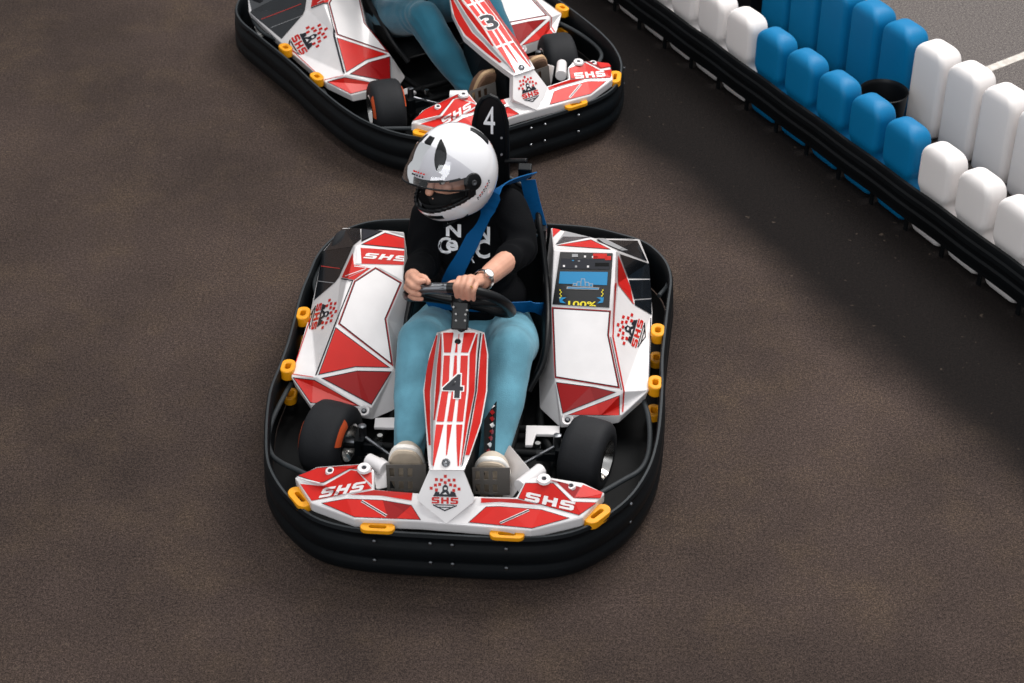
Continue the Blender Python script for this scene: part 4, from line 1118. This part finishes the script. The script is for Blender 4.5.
            pts = [CAML+(p-CAML).normalized()*t for p, t in zip(pts, ts)]
            mb = MB(); mb.ribbon(cspline(pts, 5), wid, .0035, 'belt', wdir); return mb.build(name, KART, smooth=40, label='blue belt webbing')
        global STRAPS
        STRAPS = [strap('seat_belt', [(531, 176, .20), (519, 179, .14), (506, 183.5, .03), (496, 190, -.08), (489, 203), (481, 222), (471, 243), (461, 262), (450, 282), (443, 296)], .058, (.75, -.1, .62)),
                  strap('lap_belt', [(546, 309, .02), (541, 308, -.05), (530, 307), (510, 307), (490, 307), (468, 307), (445, 305), (428, 305)], .048, (0, -.3, 1))]
    return root

# ------------------------------------------------------------------ assemble karts and drivers
KART = make_kart(4)
KART.name = 'go_kart'
tag(KART, 'red and white go-kart with number 4 in the middle of the track', 'go-kart')
DR = make_person(1)
tag(DR, 'driver in black sweatshirt, light jeans and white full-face helmet steering the nearer kart', 'person')
for o in (KART, DR): o.location = (K1[1], K1[2], 0); o.rotation_euler = (0, 0, -K1[0])
KB = make_kart(3)
tag(KB, 'red and white go-kart with number 3 at the top edge, behind the other kart', 'go-kart')
DB = make_person(2)
tag(DB, 'driver in teal jeans and brown shoes, cut off by the top edge of the picture', 'person')
for o in (KB, DB): o.location = (K2[1], K2[2], 0); o.rotation_euler = (0, 0, -K2[0])

# ------------------------------------------------------------------ barrier
U_ = Vector((.4879, -.8729, 0)); N_ = Vector((.8729, .4879, 0)); P0 = Vector((1.730, .773, 0)); SP = .2128
def container_mesh(m, h, w=.180, d=.102, R1=.070, R2=.042, groove=.016):
    bm = bmesh.new(); rows = []
    zs = [0, .004, .012, .03, .08, .12, .14, .155, .17, .185, .20, .212, .224, .236, .25, .27]+[h-R1+R1*math.sin(math.pi/2*k/9) for k in range(10)]
    n = 40
    for z in zs:
        bot = (.014 if groove else .026)*(1-min(z/.03, 1))**2
        t1 = max(0, (z-(h-R1))/R1); t2 = max(0, (z-(h-R2))/R2)
        a = w/2-R1*(1-math.sqrt(max(0, 1-t1*t1)))-bot; b = d/2-R2*(1-math.sqrt(max(0, 1-t2*t2)))-bot
        g = groove*math.exp(-((z-.175)/.026)**2); a -= g; b -= g*.5
        rc = min(.026, a, b); row = []
        for k in range(n):
            t = 2*math.pi*(k+.5)/n; c, s_ = math.cos(t), math.sin(t)
            row.append(bm.verts.new((math.copysign(a-rc, c)+rc*c, math.copysign(b-rc, s_)+rc*s_, z)))
        rows.append(row)
    for a, b in zip(rows, rows[1:]):
        for k in range(n): bm.faces.new((a[k], a[(k+1) % n], b[(k+1) % n], b[k]))
    bm.faces.new(rows[-1]); bm.faces.new(rows[0][::-1])
    for f in bm.faces: f.smooth = True
    me = bpy.data.meshes.new('plastic_container'); bm.to_mesh(me); bm.free(); me.materials.append(M[m]); return me
ang = math.atan2(U_.y, U_.x)
def container(me, pos, label, group):
    o = bpy.data.objects.new('plastic_container', me); COL.objects.link(o); o.location = pos; o.rotation_euler = (0, 0, ang+random.uniform(-.03, .03))
    tag(o, label, 'barrier container', group); return o
mf = {c: container_mesh(c, .395) for c in ('cblue', 'cwhite')}
mk = {c: container_mesh(c, .405, .182, .118, groove=0) for c in ('cblue', 'cwhite')}
ordn = ['nearest', 'second', 'third', 'fourth', 'fifth', 'sixth', 'seventh']
for i in range(-12, 5):
    p = P0+U_*(SP*i-.022)+N_*.06
    c = 'cblue' if -5 <= i <= -1 else 'cwhite'
    if i >= 0: lab = ['white container of the front row next to the last blue one', 'white container of the front row, second right of the blue ones', 'white container of the front row, third right of the blue ones, at the right edge', 'white container of the front row, fourth right of the blue ones', 'white container of the front row, fifth right of the blue ones'][i]
    elif i >= -5: lab = ['blue container of the front row, rightmost, beside a white one', 'blue container of the front row, second from its right end', 'blue container of the front row, middle of the five', 'blue container of the front row, second from its left end', 'blue container of the front row, leftmost, beside a white one'][-1-i]
    else: lab = 'white container behind the rail, %s one left of the blue containers' % ['first', 'second', 'third', 'fourth', 'fifth', 'sixth', 'seventh'][-6-i]
    container(mf[c], p, lab, 'blue containers behind the rail' if c == 'cblue' else 'white containers behind the rail')
Q0 = Vector((1.779, 1.583, 0))+U_*.025+N_*.05
for j in range(-5, 4):
    p = Q0+U_*(.2085*j)+N_*.065
    c = 'cwhite' if j >= 0 else 'cblue'
    if j >= 0: lab = ['white container of the back row beside the last blue one', 'white container of the back row, second right of the blue ones', 'white container of the back row, third right of the blue ones', 'white container of the back row cut by the right edge'][j]
    else: lab = ['blue container of the back row behind the black tub', 'blue container of the back row, second left of the white ones', 'blue container of the back row, third left of the white ones', 'blue container of the back row, fourth left of the white ones', 'blue container of the back row, leftmost at the top edge'][-1-j]
    container(mk[c], p, lab, 'blue containers of the back row' if c == 'cblue' else 'white containers of the back row')
# guard rail in front of the row
mb = MB()
prof = [(-.012, .062), (-.022, .07), (-.024, .10), (-.03, .108), (-.03, .122), (-.022, .13), (-.024, .150), (-.032, .158), (-.032, .176), (-.024, .184), (-.026, .205), (-.022, .214), (-.008, .216), (-.002, .21), (-.002, .066)]
rows = []
for k in range(61):
    c = P0+U_*(-3.0+4.6*k/60); wob = .003*math.sin(k*1.3)
    rows.append([c+N_*(o*.8-.006)+Vector((0, 0, z-.008+wob*.6)) for o, z in prof])
mb.grid(rows, 'rail', closed=True); mb.add(rows[0], [tuple(range(len(prof)))], 'rail'); mb.add(rows[-1], [tuple(range(len(prof)))], 'rail')
gr = mb.build('guard_rail', None, smooth=35)
tag(gr, 'long black plastic guard rail fixed along the front row of containers', 'guard rail')
for i in range(-13, 5):
    mb = MB(); c = P0+U_*(SP*(i+.5)); mb.box(c+N_*-.006+Vector((0, 0, .045)), (.018, .008, .09), 'rail', Matrix.Rotation(ang, 3, 'Z')); mb.build('rail_foot', gr)
# tub between the rows
mb = MB(); tc = Vector(W(884, 92, .2)); tc.z = 0
mb.lathe([(0, .0001), (0, .08), (.004, .084), (.19, .098), (.205, .102), (.208, .098), (.2, .094), (.19, .09), (.012, .078), (.012, .0001)], tc, (0, 0, 1), 'hblack', 40)
tb = mb.build('plastic_tub', None, smooth=40); tag(tb, 'round black open tub standing between the two container rows', 'tub')
# dark rubber block closing the gap at the end of the back row
mb = MB(); c = Q0-U_*(.2085*6.35)+N_*.02
mb.box(c+Vector((0, 0, .2)), (.34, .1, .40), 'rail', Matrix.Rotation(ang, 3, 'Z')); mb.tube([c+Vector((-.15, -.1, .36)), c+Vector((.0, .02, .42)), c+Vector((.18, .0, .43))], .008, 'steel', 8)
gb = mb.build('rubber_block', None, bevel=.02); tag(gb, 'dark rubber barrier block left of the back row of blue containers', 'barrier block')

# ------------------------------------------------------------------ ground
def ground_mat():
    m = bpy.data.materials.new('asphalt'); m.use_nodes = True; nt = m.node_tree; N = nt.nodes; Lk = nt.links; b = N['Principled BSDF']
    tc = N.new('ShaderNodeTexCoord'); co = tc.outputs['Object']
    def noise_(sc, det=6, rough=.6):
        n = N.new('ShaderNodeTexNoise'); n.inputs['Scale'].default_value = sc; n.inputs['Detail'].default_value = det; n.inputs['Roughness'].default_value = rough; Lk.new(co, n.inputs['Vector']); return n.outputs['Fac']
    def ramp(f, stops):
        r = N.new('ShaderNodeValToRGB'); Lk.new(f, r.inputs['Fac']); e = r.color_ramp.elements
        e[0].position, e[0].color = stops[0]; e[1].position, e[1].color = stops[1]
        for p, c in stops[2:]: x = e.new(p); x.color = c
        return r.outputs['Color']
    def mix(f, a, c, t='MIX'):
        x = N.new('ShaderNodeMixRGB'); x.blend_type = t
        if isinstance(f, (int, float)): x.inputs[0].default_value = f
        else: Lk.new(f, x.inputs[0])
        for s, v in ((1, a), (2, c)):
            if isinstance(v, tuple): x.inputs[s].default_value = v
            else: Lk.new(v, x.inputs[s])
        return x.outputs[0]
    # distance from the barrier line
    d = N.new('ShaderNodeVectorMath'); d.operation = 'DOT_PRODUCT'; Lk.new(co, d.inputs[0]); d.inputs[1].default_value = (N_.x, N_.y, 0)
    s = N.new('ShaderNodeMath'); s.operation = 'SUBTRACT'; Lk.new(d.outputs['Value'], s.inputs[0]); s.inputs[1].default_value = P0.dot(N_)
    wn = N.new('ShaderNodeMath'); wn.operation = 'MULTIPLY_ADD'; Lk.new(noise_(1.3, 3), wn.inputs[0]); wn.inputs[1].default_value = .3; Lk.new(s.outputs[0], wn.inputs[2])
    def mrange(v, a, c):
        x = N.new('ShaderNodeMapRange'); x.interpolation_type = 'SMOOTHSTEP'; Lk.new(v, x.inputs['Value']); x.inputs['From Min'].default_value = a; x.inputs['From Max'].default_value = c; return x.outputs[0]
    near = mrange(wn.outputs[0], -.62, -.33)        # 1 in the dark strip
    far = mrange(s.outputs[0], .42, .62)           # 1 beyond the barrier
    base = ramp(noise_(1.1, 5, .62), [(.32, lin((57, 48, 44))), (.7, lin((78, 66, 61)))])
    base = mix(mrange(noise_(3.1, 6, .7), .42, .95), base, lin((88, 74, 61)))
    fine = ramp(noise_(95, 4, .8), [(.40, (.60, .60, .61, 1)), (.60, (1.22, 1.21, 1.2, 1))])
    fine2 = ramp(noise_(230, 2, .8), [(.41, (.3, .3, .31, 1)), (.52, (1.12, 1.11, 1.1, 1)), (.64, (1.7, 1.66, 1.6, 1))])
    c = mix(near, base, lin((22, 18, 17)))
    c = mix(far, c, lin((104, 99, 97)))
    c = mix(1, c, fine, 'MULTIPLY'); c = mix(.8, c, fine2, 'MULTIPLY')
    sp = ramp(noise_(32, 2, .5), [(.70, (0, 0, 0, 1)), (.76, (1, 1, 1, 1))])
    c = mix(mix(1, sp, (.28, .26, .22, 1), 'MULTIPLY'), c, lin((112, 98, 86)))
    Lk.new(c, b.inputs['Base Color']); b.inputs['Roughness'].default_value = .85; b.inputs['Specular IOR Level'].default_value = .12
    bp = N.new('ShaderNodeBump'); bp.inputs['Strength'].default_value = .8; bp.inputs['Distance'].default_value = .005; Lk.new(noise_(110, 4, .8), bp.inputs['Height']); Lk.new(bp.outputs[0], b.inputs['Normal'])
    return m
M['asphalt'] = ground_mat()
mb = MB(); mb.add([(-14, -10, 0), (14, -10, 0), (14, 16, 0), (-14, 16, 0)], [(0, 1, 2, 3)], 'asphalt')
fl = mb.build('floor', None, recalc=False); tag(fl, kind='structure')
M['paint'] = mat('road_paint', (205, 198, 190), .8, var=.3, vscale=30)
mb = MB(); a_, b_ = Vector(W(975, 74.5, 0)), Vector(W(1090, 30, 0)); dd = (b_-a_).normalized(); a_ = a_-dd*.1; nn = Vector((-dd.y, dd.x, 0))*.022
mb.prism([(a_-nn)[:2], (b_-nn)[:2], (b_+nn)[:2], (a_+nn)[:2]], 0, .002, 'paint')
tl = mb.build('trim_1', None); tag(tl, kind='structure')

# ------------------------------------------------------------------ light
w = bpy.data.worlds.new('w'); SC.world = w; w.use_nodes = True
bg = w.node_tree.nodes['Background']; bg.inputs['Color'].default_value = (.93, .96, 1, 1); bg.inputs['Strength'].default_value = .5
def area_light(name, loc, target, sx, sy, power, col=(1, 1, 1)):
    l = bpy.data.lights.new(name, 'AREA'); l.shape = 'RECTANGLE'; l.size = sx; l.size_y = sy; l.energy = power; l.color = col
    o = bpy.data.objects.new(name, l); COL.objects.link(o); o.location = loc
    d = Vector(target)-Vector(loc); o.rotation_euler = d.to_track_quat('-Z', 'Y').to_euler(); return o
area_light('skylight', (3.6, 3.6, 6.3), (0.9, .3, 0), 4.5, 3.0, 560, (1, .97, .94))
area_light('hall_window', (-1.2, -7.5, 6.0), (0.7, .6, 0), 5, 2.5, 290, (.96, .98, 1))
for (x, y) in ((-1.6, .6), (.6, -.4), (1.9, 2.2), (-.6, 2.4)):
    area_light('ceiling_lamp', (x, y, 6.2), (x, y, 0), 1.2, .25, 45, (1, .97, .93))

# ------------------------------------------------------------------ camera
cam = bpy.data.cameras.new('camera'); co = bpy.data.objects.new('camera', cam); COL.objects.link(co)
co.location = CAM; co.rotation_euler = (math.pi/2-PIT, 0, 0)
cam.sensor_width = 36; cam.lens = 36*FPX/1024; cam.clip_end = 100
cam.dof.use_dof = True; cam.dof.focus_distance = 6.35; cam.dof.aperture_fstop = 4.5
SC.camera = co
SC.view_settings.view_transform = 'Standard'; SC.view_settings.look = 'None'; SC.view_settings.gamma = 1; SC.view_settings.use_curve_mapping = False
SC.view_settings.exposure = 0
